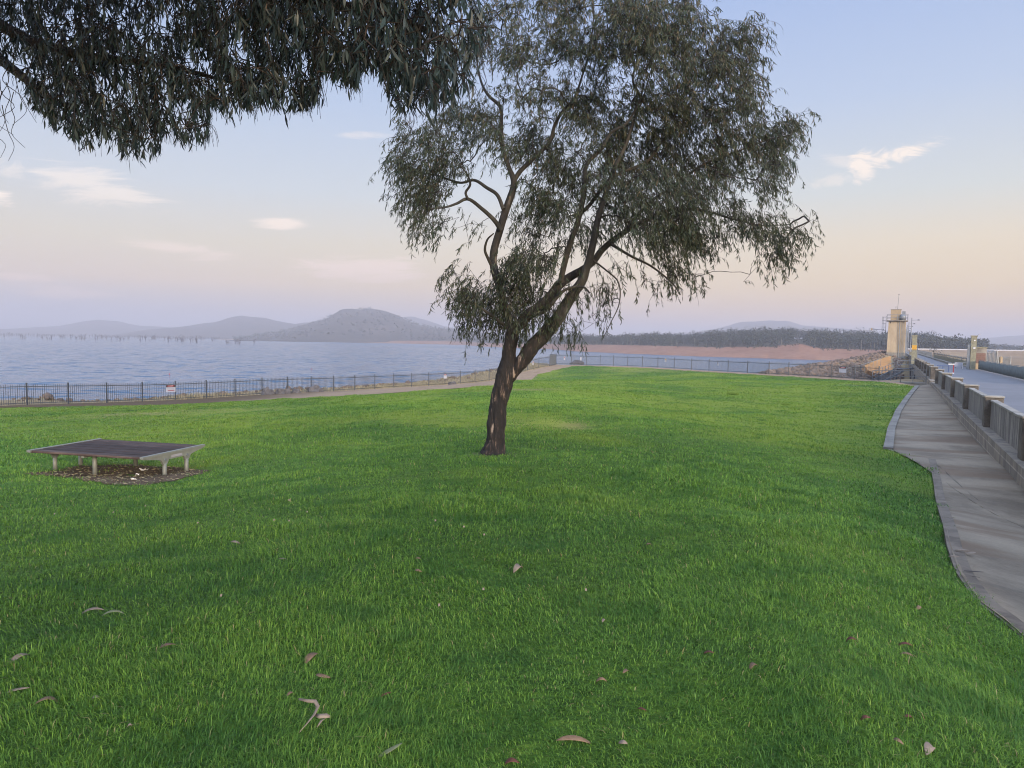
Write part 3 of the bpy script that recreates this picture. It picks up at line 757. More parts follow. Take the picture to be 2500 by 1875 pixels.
col = np.where(rng.random(n) < 0.012 + 0.3 * worn, 1.0, col)
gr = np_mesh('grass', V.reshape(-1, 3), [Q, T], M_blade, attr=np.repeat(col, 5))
tag(gr, 'bright green mown grass blades covering the lawn', 'grass', kind='stuff')
del V, Q, T

# ------------------------------------------------------------------ far shore, hills
def on_lake(px, py):
    d = ray(px, py); return EYE + d * (-LAKE_B / d[2])
def smooth_noise(n, seed, oct_=((7, 1.0), (17, .5), (41, .25))):
    r_ = np.random.default_rng(seed); t = np.linspace(0, 1, n); o = np.zeros(n)
    for f, a_ in oct_: o += a_ * np.interp(t, np.linspace(0, 1, f + 1), r_.normal(0, 1, f + 1))
    return o
def hill(name, prof, D, front, back, base_b, mat, nx=140, rough=0.05, seed=1):
    px = np.linspace(prof[0][0], prof[-1][0], nx); py = np.interp(px, [q[0] for q in prof], [q[1] for q in prof])
    rows = np.concatenate([np.linspace(0, 1, 16), np.linspace(1.12, 2, 8)]); nz_ = smooth_noise(nx, seed)
    X = np.empty((len(rows), nx)); Y = X.copy(); Z = X.copy(); base = E - base_b
    for j in range(nx):
        c = at(px[j], py[j], D); g = c[2] - base
        for i, v in enumerate(rows):
            yy = D - front * (1 - v) if v <= 1 else D + back * (v - 1)
            sh = (1 - (1 - v) ** 1.6) if v <= 1 else max(0, 2 - v)
            X[i, j] = c[0] * yy / D; Y[i, j] = yy
            Z[i, j] = base + g * sh * (1 + (0 if abs(v - 1) < .01 else rough * wob(np.array(X[i, j] * 0.03), np.array(yy * 0.02))))
    return grid_obj(name, X, Y, Z, mat)
HILL1 = [(560,832),(640,815),(690,808),(745,795),(800,776),(835,759.5),(870,758),(900,755.5),(940,766),(975,774),(1010,789),(1050,800),(1090,805),(1130,806),(1180,812),(1240,822),(1330,834)]
hill('hill', HILL1, 2100, 620, 500, 9, M_hill, seed=3, rough=0.12)
hill('hill', [(250,822),(360,804),(430,799),(520,788),(560,777),(592,771),(640,776),(690,786),(720,791),(745,787),(780,789),(860,800),(950,815)], 3000, 600, 500, 9, M_hill, seed=5)
hill('hill', [(-260,815),(-60,806),(60,801),(150,795),(200,785),(240,780),(285,785),(340,795),(420,800),(560,815)], 3900, 600, 500, 9, M_hill, seed=8)
hill('hill', [(880,822),(940,792),(985,776),(1010,775),(1040,781),(1080,795),(1160,812),(1260,825)], 3500, 600, 500, 9, M_hill, seed=9)
hill('hill', [(1560,838),(1700,815),(1790,792),(1830,786),(1880,782),(1920,785),(1960,795),(2020,799),(2090,806),(2160,822),(2260,845)], 3300, 700, 500, 9, M_hill, seed=11)
hill('hill', [(2300,850),(2380,833),(2420,824),(2470,820),(2520,818),(2600,824),(2720,850)], 3600, 700, 500, 9, M_hill, seed=12)

SH = [ # px, shoreline y, bank top y, inland ground crest y
 (530,828.4,827.6,826.5),(600,830.5,828.0,827),(700,833.5,829,827),(900,837,831.5,829),(1130,842,834,831),(1180,846,838,833),(1240,849,839,835),(1350,853,840,836),
 (1400,857.5,841,838),(1500,862,842,838),(1600,866,844,836),(1700,870,847,834),(1750,871.5,848,829),(1800,873,847,825),(1880,875.5,846,824),(1950,877.5,839,827),(2000,879,850,830),
 (2080,881,853,833),(2170,884,855,836),(2230,886,856,838),(2300,888,857,843),(2360,889,858,849),(2420,890,859,853)]
SHp = np.array(SH)
def shore_cols(px):
    ys, yb, yc = (np.interp(px, SHp[:, 0], SHp[:, i]) for i in (1, 2, 3))
    P0 = on_lake(px, ys); Y0 = P0[1]
    sc = np.interp(Y0, [450, 1000, 1800], [1.0, 1.3, 1.5])
    return P0, at(px, yb, Y0 + 50 * sc), at(px, yc, Y0 + 210 * sc), sc
nx = 420
pxs = np.linspace(530, 2420, nx); jn = smooth_noise(nx, 21, ((60, 1.0), (130, .6)))
X = np.empty((12, nx)); Y = X.copy(); Z = X.copy()
for j, p_ in enumerate(pxs):
    a0, a1, a2, sc = shore_cols(p_); w = a0 * [1, 1, 1]
    a0 = a0 + np.array([0, 5 * jn[j], 0])
    rows = [a0 + np.array([0, -40, -4.0]), a0 + np.array([0, -4, -0.5])]
    for t in (0.03, 0.3, 0.6, 0.85, 1.0):
        q = a0 + (a1 - a0) * t; q[2] += 0.35 * math.sin(t * 9) + 0.35 * jn[j] * math.sin(3.14 * t); rows.append(q)
    for t in (0.25, 0.6, 1.0): rows.append(a1 + (a2 - a1) * t)
    rows.append(a2 + np.array([a2[0] / a2[1] * 150, 150, -4])); rows.append(a2 + np.array([a2[0] / a2[1] * 500, 500, -12]))
    for i, q in enumerate(rows): X[i, j], Y[i, j], Z[i, j] = q
SX, SY, SZ = X, Y, Z
M_floor = material('wood_floor', m_soil([(0.02, 0.022, 0.014), (0.04, 0.04, 0.024), (0.10, 0.075, 0.05)], 0.05))
sh = grid_obj('far_shore', X, Y, Z, [M_shore, M_floor])
mi = np.zeros((11, nx - 1), np.int32); mi[6:] = 1
sh.data.polygons.foreach_set('material_index', mi.ravel())

# ---- trees of the far shore
def far_tree(P, h, w, nq, seed, V, Fq, At, q=1.6, trunk=True, gaps=0.9):
    r_ = np.random.default_rng(seed)
    nb = r_.integers(4, 8); n0 = len(V) and sum(len(v) for v in V)
    base = sum(len(v) for v in V)
    lob = np.stack([r_.normal(0, w * .28, nb), r_.normal(0, w * .28, nb), h * r_.uniform(.2, .82, nb)], 1)
    lr = w * r_.uniform(.26, .46, nb)
    i = r_.integers(0, nb, nq)
    u = r_.normal(0, 1, (nq, 3)); u /= np.linalg.norm(u, axis=1, keepdims=True)
    c = lob[i] + u * (lr[i] * r_.uniform(.5, 1.05, nq))[:, None] * [1, 1, .75]
    e1 = r_.normal(0, 1, (nq, 3)); e1 /= np.linalg.norm(e1, axis=1, keepdims=True)
    e2 = np.cross(e1, r_.normal(0, 1, (nq, 3))); e2 /= np.linalg.norm(e2, axis=1, keepdims=True)
    s = (q * r_.uniform(.5, 1.1, nq))[:, None]
    c = c + np.asarray(P)
    vv = np.stack([c - e1 * s * .5, c + e2 * s * .35, c + e1 * s * .5, c - e2 * s * .35], 1).reshape(-1, 3)
    V.append(vv); Fq.append((base + np.arange(nq * 4)).reshape(-1, 4))
    tone = np.clip(r_.normal(.42, .1) + r_.normal(0, .13, nq), 0, .9)
    At.append(np.repeat(tone, 4))
    if trunk:
        base += len(vv); tw = max(.22, w * .025); vv = []
        tx, ty = r_.normal(0, w * .05, 2)
        for zz, k_ in ((-1, 1.2), (h * .6, .7)):
            for dx_, dy_ in ((-tw, -tw), (tw, -tw), (tw, tw), (-tw, tw)):
                vv.append((P[0] + dx_ * k_ + tx * (zz > 0), P[1] + dy_ * k_ + ty * (zz > 0), P[2] + zz))
        V.append(np.array(vv)); Fq.append(base + np.array([[0, 1, 5, 4], [1, 2, 6, 5], [2, 3, 7, 6], [3, 0, 4, 7]])); At.append(np.full(8, 0.97 if r_.random() < .5 else .5))
V, Fq, At = [], [], []
r_ = np.random.default_rng(31)
def shore_point(px, t):
    a0, a1, a2, sc = shore_cols(px); return a1 + (a2 - a1) * t, sc
cnt = 0
for i in range(1300):
    px = r_.uniform(1180, 2400); t = r_.uniform(-0.02, 1.05) ** 1.0
    if 1925 < px < 1975 and t < .75: continue
    if 1640 < px < 1720 and t < .35 and r_.random() < .7: continue
    P, sc = shore_point(px, t)
    h = r_.uniform(7.5, 12.5) * (0.8 if px > 2280 else 1.0)
    far_tree(P, h, h * r_.uniform(.75, 1.05), 120, 1000 + i, V, Fq, At, q=1.45)
for i in range(60):      # the scattered scrub on the bank
    px = r_.uniform(1400, 2150); P, sc = shore_point(px, r_.uniform(-.25, 0.0)); 
    far_tree(P, r_.uniform(1.5, 3.5), 3.0, 14, 3000 + i, V, Fq, At, q=1.2, trunk=False)
wd = np_mesh('woodland', np.concatenate(V), Fq, M_far, attr=np.concatenate(At))
tag(wd, 'dark eucalypt wood along the far shore behind the clay bank', 'wood', kind='stuff')
V, Fq, At = [], [], []
for i in range(900):     # trees at the foot and on the slope of the nearest hill
    px = r_.uniform(570, 1260)
    if i < 380: P, sc = shore_point(px, r_.uniform(0.15, 1.2)); h = r_.uniform(6, 10)
    else:
        v = r_.uniform(0.1, 1.0) ; c = at(px, np.interp(px, [q[0] for q in HILL1], [q[1] for q in HILL1]), 2100); yy = 2100 - 620 * (1 - v)
        zz = E - 9 + (c[2] - E + 9) * (1 - (1 - v) ** 1.6); P = np.array([c[0] * yy / 2100, yy, zz - 1]); h = r_.uniform(4, 8.5)
    far_tree(P, h, h * r_.uniform(.7, 1.1), 16, 5000 + i, V, Fq, At, q=3.6, trunk=False)
for px, w in ((872, 16), (890, 14), (898, 16), (905, 10), (803, 12), (760, 10), (1062, 9), (1086, 8), (1000, 12), (1035, 12), (1045, 10)):
    c = at(px, np.interp(px, [q[0] for q in HILL1], [q[1] for q in HILL1]), 2100); far_tree(c + np.array([0, 0, -1.5]), 9, w, 26, 7000 + px, V, Fq, At, q=3.2)
wd = np_mesh('woodland', np.concatenate(V), Fq, M_far, attr=np.concatenate(At))
tag(wd, 'scattered hazy trees over the nearest hill and along its foot', 'wood', kind='stuff')
V, Fq, At = [], [], []
for i in range(150):
    px = r_.uniform(2385, 2640); P = at(px, 857, r_.uniform(820, 1050)); P[2] = E - 2.4; h = r_.uniform(5, 8.5)
    far_tree(P, h, h * r_.uniform(.8, 1.2), 34, 9000 + i, V, Fq, At, q=2.4)
wd = np_mesh('woodland', np.concatenate(V), Fq, M_far, attr=np.concatenate(At))
tag(wd, 'low distant treeline beyond the dry field right of the gate pylons', 'wood', kind='stuff')
# single trees that stand out
def lone_tree(px, py_top, py_base, Y, wf, label, group=None, nq=110, name='gum_tree', cat='tree'):
    P = at(px, py_base, Y); T_ = at(px, py_top, Y); h = T_[2] - P[2]
    root = empty(name, P, label, cat, group)
    V, Fq, At = [], [], []; far_tree((0, 0, 0), h * 1.05, h * wf, nq, int(px * 7), V, Fq, At, q=h * .16, trunk=False)
    np_mesh('crown', np.concatenate(V), Fq, M_far, attr=np.concatenate(At), parent=root)
    mb = MB().tube([(0, 0, -1), (.1, 0, h * .35), (0.2, .1, h * .65)], [h * .03, h * .024, h * .012], 6)
    mb.tube([(.1, 0, h * .3), (-h * .1, 0, h * .6)], [h * .018, h * .008], 5)
    o = mb.build('trunk', M_bark, root)
    return root
g = 'trees that stand out along the far shore'
lone_tree(2249, 815, 856, 560, .75, 'round dark tree right behind the yellow signed pylon', g)
lone_tree(2286, 821, 857, 560, .8, 'wide low tree over the far end of the dam road', g)
lone_tree(2316, 818, 857, 575, .9, 'domed dark tree midway between the two concrete pylons', g)
lone_tree(2345, 826, 858, 580, .8, 'smaller dark tree just left of the gate pylon with white plates', g)
lone_tree(2455, 838.5, 857, 760, 1.3, 'flat topped tree standing above the low treeline beyond the dry field', g)
lone_tree(2492, 843, 858, 700, 1.2, 'dark spreading tree at the end of the low treeline beyond the dry field', g)
lone_tree(1570, 816, 843, 690, .9, 'broad crowned tree above the wood on the low part of the far bank', g)
lone_tree(1741, 805, 832, 690, .7, 'pointed tree at the crest of the wooded rise across the water', g)
lone_tree(1985, 806, 832, 650, .8, 'tall tree above the cleared clay slope left of the tower', g)
lone_tree(2277, 847, 867, 330, 1.1, 'small pale grey shrub at the far bend of the dam road', g, 70, 'shrub', 'shrub')
# white sheds
for px, py, w, lab in ((912, 823.5, 10, 'small white shed among trees at the foot of the hill'), (841, 828.5, 11, 'small white shed close to the far clay shore')):
    P = at(px, py, 1560); root = empty('shed', P, lab, 'shed', 'white sheds under the hill')
    MB().box((0, 0, 1.2), (w, 6, 3.4)).build('wall', M_white, root)
    MB().add([(-w/2-.4, -3.4, 2.95), (w/2+.4, -3.4, 2.95), (w/2+.4, 3.4, 2.95), (-w/2-.4, 3.4, 2.95), (-w/2-.4, 0, 4.4), (w/2+.4, 0, 4.4)],
             [(0, 1, 5, 4), (2, 3, 4, 5), (0, 4, 3), (1, 2, 5), (3, 2, 1, 0)]).build('roof', M_steel, root)
# drowned dead trees standing in the lake
def dead_mesh(seed):
    r_ = random.Random(seed); mb = MB(); h = r_.uniform(4.5, 7)
    x, y = 0, 0; lean = r_.uniform(-.25, .25)
    mb.tube([(0, 0, -2), (lean, .2, h * .5), (lean * 2.2, 0, h)], [.42, .32, .15], 5)
    for k_ in range(r_.randint(2, 5)):
        z0 = h * r_.uniform(.15, .75); a_ = r_.uniform(0, 6.3); l = r_.uniform(1.2, 3.0)
        p0 = (lean * z0 / h * 2, 0, z0); p1 = (p0[0] + math.cos(a_) * l * .6, math.sin(a_) * l * .6, z0 + l * .5); p2 = (p0[0] + math.cos(a_) * l, math.sin(a_) * l, z0 + l * 1.2)
        mb.tube([p0, p1, p2], [.32, .26, .14], 4)
    return mb
protos = [dead_mesh(50 + i).build('dead_tree', M_dead) for i in range(7)]
r_ = random.Random(4)
spots = []
for cx, n_, sx_ in ((50, 5, 12), (110, 7, 12), (155, 6, 10), (195, 8, 10), (245, 7, 12), (285, 9, 9), (345, 9, 16), (375, 6, 8), (410, 9, 9), (437, 6, 5), (465, 8, 14), (480, 4, 4), (520, 2, 3), (557, 3, 4), (577, 4, 7), (586, 2, 3), (622, 1, 2), (20, 3, 10)):
    for i in range(n_): spots.append((r_.gauss(cx, sx_), r_.uniform(0.2, 1) ** 1.3))
for i, (px, d) in enumerate(spots):
    py = hor(px) + 10.5 + 8.5 * d + (3 if px > 500 else 0)
    P = on_lake(px, py)
    o = protos[i] if i < len(protos) else protos[i % len(protos)].copy()
    if i >= len(protos): C.objects.link(o)
    s_ = P[1] / 1200 * r_.uniform(.75, 1.3); o.location = P; o.rotation_euler = (0, 0, r_.uniform(0, 6.3)); o.scale = (s_, s_, s_)
    tag(o, 'bare drowned tree standing in the lake off the hazy left shore', 'dead tree', 'drowned trees standing in the lake')
mb = MB()
for i in range(420):
    px = r_.uniform(-60, 540); P = on_lake(px, hor(px) + r_.uniform(7.0, 10.2)); h = r_.uniform(4, 8)
    mb.tube([(P[0], P[1], P[2] - 1), (P[0] + r_.uniform(-1, 1), P[1], P[2] + h)], [.9, .5], 3, cap=False)
    mb.tube([(P[0], P[1], P[2] + h * .4), (P[0] + r_.uniform(-2.5, 2.5), P[1], P[2] + h * .9)], [.3, .12], 3, cap=False)
tag(mb.build('drowned_wood', M_dead), 'distant line of drowned trees along the lake horizon', 'dead wood', kind='stuff')
# small red buoys
for px, py, lab in ((414, 912, 'small red buoy afloat above the danger sign'), (760, 899, 'tiny red buoy afloat farther out, above the shore boulders')):
    P = on_lake(px, py + 3); root = empty('buoy', P, lab, 'buoy', 'red buoys on the lake')
    s_ = .35
    mb = MB(); mb.tube([(0, 0, -.3), (0, 0, .03), (0, 0, .2), (0, 0, .3)], [.06, .12, .1, .04], 10); mb.build('float', M_red, root, True)
    MB().tube([(0, 0, .28), (0, 0, .5)], [.05, .03], 6).build('mast', M_red, root)

# ------------------------------------------------------------------ dam road, walls, pylons
def quadstrip(name, pts_a, pts_b, mat, kind=None):
    n = len(pts_a); vs = [tuple(p) for p in pts_a] + [tuple(p) for p in pts_b]
    o = raw(name, vs, [(i, i + 1, n + i + 1, n + i) for i in range(n - 1)], mat)
    if kind: o['kind'] = kind
    return o
RB = 2.5
ss = [-12, 10, 40, 70, 95, 110, 118, 160, 220, 300, 430]
wr = [8.6, 8.4, 7.4, 6.9, 6.6, 6.3, 4.65, 4.6, 4.6, 4.6, 4.6]
mb = MB()
for i in range(len(ss) - 1):
    a0, a1, b1, b0 = wall(ss[i], .25, RB), wall(ss[i + 1], .25, RB), wall(ss[i + 1], wr[i + 1], RB), wall(ss[i], wr[i], RB)
    dn = np.array([0, 0, -9.0])
    mb.hexa([a0 + dn, b0 + dn, b1 + dn, a1 + dn, a0, b0, b1, a1])
tag(mb.build('road', M_road), kind='structure')
# near parapet: plinth, panels, pillars
def wbox(mb, s0, s1, o0, o1, b0, b1, b0e=None):
    """box in wall coordinates; b0 bottom, b1 top (metres below the eye); b0e bottom at the far end"""
    b0e = b0 if b0e is None else b0e
    return mb.hexa([wall(s0, o0, b0), wall(s0, o1, b0), wall(s1, o1, b0e), wall(s1, o0, b0e), wall(s0, o0, b1), wall(s0, o1, b1), wall(s1, o1, b1), wall(s1, o0, b1)])
def parapet(label, s_list, plinth_end, group):
    base = wall(s_list[0], 0.2, 2.9)
    root = empty('parapet_wall', base, label, 'wall', group)
    mb = MB(); wbox(mb, s_list[0] - 3, plinth_end, -0.12, 0.62, 3.6, 2.5); mb.build('plinth', M_plinth, root, rel=base)
    for i, s in enumerate(s_list):
        mb = MB(); wbox(mb, s - .25, s + .25, 0.0, 0.50, 2.502, 1.56); o = mb.build('pillar', M_gutter, root, rel=base, bevel=0.025)
        mb = MB(); wbox(mb, s - .27, s + .27, -0.02, 0.52, 1.558, 1.50); mb.build('cap', M_cap, o, bevel=0.015, rel=base)
        if i + 1 < len(s_list):
            s1 = s_list[i + 1]
            mb = MB(); wbox(mb, s + .252, s1 - .252, 0.17, 0.31, 2.502, 1.68); o = mb.build('panel', M_panel, root, rel=base)
            mb = MB(); wbox(mb, s + .272, s1 - .272, 0.145, 0.335, 1.678, 1.62); mb.build('coping', M_cap, o, bevel=0.012, rel=base)
    return root
parapet('streaked concrete parapet beside the drain, between the lawn and the road', [4.5 + 7.5 * i for i in range(8)], 59.0, 'concrete parapet walls of the dam road')
parapet('farther run of concrete parapet from the stair gap towards the tower', [64.5 + 7.0 * i for i in range(8)], 113.8, 'concrete parapet walls of the dam road')
base = wall(118, 0, RB)
# far left parapet past the tower, the kerb and railing on the other side of the dam
root = empty('parapet_wall', wall(160, .1, RB), 'distant concrete parapet running behind the tower towards the wooded shore', 'wall', 'concrete parapet walls of the dam road')
b_ = wall(160, .1, RB); mb = MB(); wbox(mb, 122, 430, -0.1, 0.25, 6, 1.5); mb.build('panel', M_panel, root, rel=b_)
mb = MB(); wbox(mb, 118, 430, 4.62, 5.0, 3, 2.22); tag(mb.build('kerb', M_conc), 'long straight concrete kerb along the far side of the dam road', 'kerb')
b_ = wall(118, 5.4, RB)
root = empty('dam_railing', b_, 'long grey post and rail barrier along the far side of the dam road', 'railing')
for i in range(44):
    s = 200 + i * 5.2; mb = MB(); wbox(mb, s - .12, s + .12, 5.3, 5.55, 3, 1.25); mb.build('post', M_steel, root, rel=b_)
mb = MB()
for bb in (1.3, 1.65, 2.0): wbox(mb, 200, 425, 5.38, 5.48, bb + .09, bb)
mb.build('rail', M_steel, root, rel=b_)
root = empty('parapet_wall', wall(150, 6, RB), 'low stained concrete wall with raised blocks right of the dam road', 'wall', 'concrete parapet walls of the dam road')
b_ = wall(150, 6, RB)
mb = MB(); wbox(mb, 100, 200, 5.9, 6.3, 4, 1.75); mb.build('panel', M_olive, root, rel=b_)
for i in range(13):
    s = 102 + i * 8; mb = MB(); wbox(mb, s - .5, s + .5, 5.85, 6.35, 1.748, 1.3); mb.build('pillar', M_conc, root, rel=b_)
mb = MB(); wbox(mb, 100, 200, 6.02, 6.16, 1.52, 1.38); mb.build('rail', M_steel, root, rel=b_)
# dry field and pale embankment crest on the downstream side
quadstrip('field', [(*(wall(s, 9, 0)[:2]), E - 5.1) for s in (20, 100, 200, 430, 800)], [(*(wall(s, 520, 0)[:2]), E - 5.1) for s in (20, 100, 200, 430, 800)], M_field, 'structure')
mb = MB(); p0 = at(2200, 857, 470); p1 = at(2900, 868, 490)
for (p, q) in ((p0, p1),):
    t0, t1 = np.array([p[0], p[1], E - 1.55]), np.array([q[0], q[1], E - 1.55])
    f = np.array([0, -22, -3.7]); bk = np.array([0, 40, -4])
    mb.add([t0 + f, t1 + f, t1, t0, t1 + np.array([0, 7, 0]), t0 + np.array([0, 7, 0]), t1 + bk, t0 + bk], [(0, 1, 2, 3), (3, 2, 4, 5), (5, 4, 6, 7)])
em = mb.build('embankment', [M_field, M_path]); em['kind'] = 'structure'; em.data.polygons[1].material_index = 1
mb = MB(); t = t0 + np.array([0, -0.6, 0]); u = t1 + np.array([0, -0.6, 0]); mb.hexa([t + [0, -.3, -.3], u + [0, -.3, -.3], u + [0, .3, -.3], t + [0, .3, -.3], t + [0, -.3, .55], u + [0, -.3, .55], u + [0, .3, .55], t + [0, .3, .55]])
tag(mb.build('crest_wall', M_sign), 'long low white wall along the embankment beyond the dry field', 'wall')

def local_frame(P, rz=-PHI):
    return P, rz
# gate pylons
def pylon(px, y_top, b_top_extra, Y, wpx, label):
    P = at(px, 900, Y); P[2] = E - RB; top = at(px, y_top, Y)[2]; h = top - P[2]
    root = empty('gate_pylon', P, label, 'pylon', 'concrete pylons at the dam gate', rz=-PHI)
    return root, h
root, h = pylon(2229.5, 817, 0, 103, 9, 'slender mossy concrete pylon with a yellow sign beside the tower')
MB().box((0, 0, h / 2 - .1), (.62, .5, h - .2)).build('shaft', M_olive, root)
MB().box((0, 0, h - .14), (.72, .6, .12)).build('cap', M_olive, root)
MB().box((0.0, -.275, h * .57), (.62, .03, .62)).build('sign_plate', M_yellow, root)
MB().tube([(.42, 0, .0), (.42, 0, h * .62), (.36, 0, h * .72)], [.05, .05, .04], 6).build('conduit', M_steel, root)
root, h = pylon(2374, 817.5, 0, 82, 12, 'mossy concrete pylon with two white plates right of the dam road')
MB().box((0, 0, h / 2 - .1), (.55, .5, h - .2)).build('shaft', M_olive, root)
MB().box((0, 0, h - .14), (.66, .6, .13)).build('cap', M_olive, root)
for zz, w in ((.62, .22), (.84, .16)): MB().box((.05, -.27, h * zz), (w, .03, w * .9)).build('plate', M_white, root)
MB().box((-.0, -.29, h * .625), (.12, .02, .05)).build('plate_mark', M_black, root)
MB().tube([(.3, 0, h - .05), (.46, 0, h + .05)], [.03, .03], 6).build('camera_arm', M_steel, root)
MB().box((.52, 0, h + .06), (.2, .1, .1)).build('camera_head', M_sign, root)
MB().box((-.46, -.02, h * .36), (.3, .34, h * .72), taper=.8).build('duct', M_steel, root)
# boarded kiosk on a cream base
P = at(2384, 905, 83); P[2] = E - RB
root = empty('gate_kiosk', P, 'low concrete kiosk with red brown boards and cream base beside the pylon', 'kiosk', rz=-PHI * .3)
MB().box((.1, .4, .35), (1.25, 1.0, .7)).build('base', M_cream, root)
MB().box((.2, .45, 1.6), (1.5, 1.0, 1.78)).build('wall', M_conc, root)
mb = MB()
for i in range(6): mb.box((.2, -.07, .86 + i * .19), (1.3, .04, .17))
mb.build('boarding', M_brick, root)
MB().box((.2, .45, 2.54), (1.6, 1.1, .1)).build('roof', M_olive, root)
# curved top palisade and its lower wing
def palisade(label, pts, h, gap, curl=0):
    base = pts[0]; root = empty('palisade_fence', base, label, 'fence', 'grey palisade fences by the dam gate')
    mb = MB()
    for a, b in zip(pts[:-1], pts[1:]):
        L = np.linalg.norm((b - a)[:2]); n_ = int(L / gap)
        for i in range(n_):
            p = a + (b - a) * (i / n_)
            if curl: mb.tube([p, p + [0, 0, h - .3], p + [0, .12, h - .08], p + [0, .4, h]], .045, 5)
            else: mb.bar(p, p + [0, 0, h], .07, .03)
    mb.build('pale', M_steel, root, rel=base)
    mb = MB()
    for a, b in zip(pts[:-1], pts[1:]):
        for zz in (.35, h - .4): mb.bar(a + [0, .05, zz], b + [0, .05, zz], .05, .06)
    mb.build('rail', M_steel, root, rel=base)
    for i, p in enumerate((pts[0], pts[-1])): MB().bar(p + [0, 0, -.2], p + [0, 0, h], .1, .1).build('post', M_steel, root, rel=base)
def gp(px, Y, b): q = at(px, 900, Y); q[2] = E - b; return q
palisade('tall grey palisade with curled over tops behind the boarded kiosk', [gp(2380, 88, 2.4), gp(2432, 88, 2.4)], 2.1, .16, 1)
palisade('lower grey palisade wing beyond the curled palisade', [gp(2436, 90, 2.6), gp(2466, 91, 2.6)], 1.55, .16)
P = gp(2442, 86, 2.6); root = empty('gate_post', P, 'short cream post standing in front of the low palisade', 'post')
MB().box((0, 0, .75), (.28, .28, 1.5)).build('shaft', M_cream, root, bevel=.02); MB().tube([(0, 0, 1.5), (0, 0, 1.62)], [.17, .08], 8).build('cap', M_cream, root)
# shade cloth barrier beside the road
p0, p1 = gp(2388, 81.5, RB), gp(2560, 48, RB); base = p0
root = empty('barrier_fence', base, 'low barrier screened with dark green shade cloth beside the road', 'fence')
n_ = 16; mb = MB(); prev = None
vs = []
for i in range(61):
    p = p0 + (p1 - p0) * i / 60; off = .05 * math.sin(i * 2.1) + .03 * math.sin(i * .7)
    for t_ in (0, .5, 1): vs.append(p + np.array([off * (.4 + t_), off * .3, .08 + t_ * (.95 + .03 * math.sin(i * 1.3))]) - base)
fs = [(3 * i + j, 3 * i + 3 + j, 3 * i + 4 + j, 3 * i + 1 + j) for i in range(60) for j in (0, 1)]
cl_ = raw('screen', vs, fs, M_shade, root, True); md_ = cl_.modifiers.new('thick', 'SOLIDIFY'); md_.thickness = .01
for i in range(n_ + 1):
    p = p0 + (p1 - p0) * i / n_ - base + np.array([.12, .06, 0]); MB().tube([p, p + [0, 0, 1.12]], .028, 6).build('post', M_steel, root)
mb = MB(); q0 = p0 - base + [.12, .06, 1.08]; q1 = p1 - base + [.12, .06, 1.08]; mb.tube([q0, q1], .022, 6); mb.build('rail', M_steel, root)
# hoop rail with red and white end
P = gp(2316, 66, RB); root = empty('hoop_rail', P, 'blue hoop rail with a red and white end post on the road', 'rail', rz=-PHI)
mb = MB(); mb.tube([(-.9, .3, .78), (0, 0, .78)], .035, 6); mb.tube([(-.9, .3, 0), (-.9, .3, .78)], .03, 6); mb.tube([(-.45, .15, 0), (-.45, .15, .78)], .03, 6); mb.tube([(0, 0, 0), (0, 0, .95)], .04, 6); mb.build('frame', M_blue, root)
MB().box((.2, 0, .95), (.5, .12, .1)).build('top_bar', M_white, root); MB().box((.38, 0, .52), (.09, .09, .72)).build('end_post', M_red, root); MB().box((.3, 0, .12), (.3, .12, .1)).build('foot', M_white, root)
# pale board and small white railing beside the pylon
P = gp(2340, 87, RB); root = empty('barrier_board', P, 'pale grey board standing at the end of the dam kerb', 'barrier', rz=-PHI * .2)
MB().box((0, 0, .38), (.95, .06, .62)).build('board', M_sign, root); mb = MB(); mb.box((-.35, .06, .3), (.06, .06, .6)); mb.build('leg', M_steel, root); MB().box((.35, .06, .3), (.06, .06, .6)).build('leg', M_steel, root)
P = gp(2359, 85, RB); root = empty('hand_rail', P, 'short white tube railing between the pale board and the pylon', 'railing', rz=-.2)
mb = MB()
for xx in (-.4, 0, .4): mb.tube([(xx, 0, 0), (xx, 0, .72)], .03, 6)
for zz in (.4, .72): mb.tube([(-.4, 0, zz), (.4, 0, zz)], .028, 6)
mb.build('frame', M_white, root)
# white painted arrow patch on the asphalt
mb = MB(); c_ = wall(27, 2.2, RB - .004); e1 = np.array([*tdir, 0]); e2 = np.array([*ndir, 0])
mb.add([c_ - e1 * .9 - e2 * .09, c_ - e1 * .9 + e2 * .09, c_ + e1 * .9 + e2 * .09, c_ + e1 * .9 - e2 * .09], [(0, 1, 2, 3)])
o = tag(mb.build('road_marking', M_white), kind='structure')

# ------------------------------------------------------------------ valve tower
TY = 131
TP = at(2195.5, 874, TY); TZ = TP[2]; mpp = TY / F
TP = np.array([TP[0], TP[1] + 1.3, TZ])
root = empty('valve_tower', TP, 'tall cream concrete valve tower with caged ladder and rooftop railing', 'tower', rz=-PHI)
Wd = 3.0; HT = 6.75
MB().box((0, 0, .5), (Wd + .12, Wd + .12, 1.0)).build('plinth', M_conc, root)
MB().box((0, 0, 1.0 + (HT - 1) / 2), (Wd, Wd, HT - 1.0), taper=.94).build('shaft', M_tower, root)
MB().box((-.02, 0, HT + .09), (Wd + .5, Wd + .5, .18)).build('deck', M_conc, root)
mb = MB()
for xx in (-1.1, 1.1):
    mb.bar((xx, -1.2, HT - .9), (xx, -1.5, HT - .02), .1, .1)
mb.bar((-1.2, -1.42, HT - .12), (1.2, -1.42, HT - .12), .1, .1)
mb.build('bracket', M_fence, root)
MB().box((-.28, .25, HT + .18 + .98), (1.7, 1.5, 1.96)).build('penthouse', M_cream, root)
MB().box((-.28, .25, HT + 2.19), (1.8, 1.6, .1)).build('roof', M_conc, root)
mb = MB(); hw = Wd / 2 + .2
cs = [(-hw, -hw), (0, -hw), (hw, -hw), (hw, 0), (hw, hw), (0, hw), (-hw, hw), (-hw, 0)]
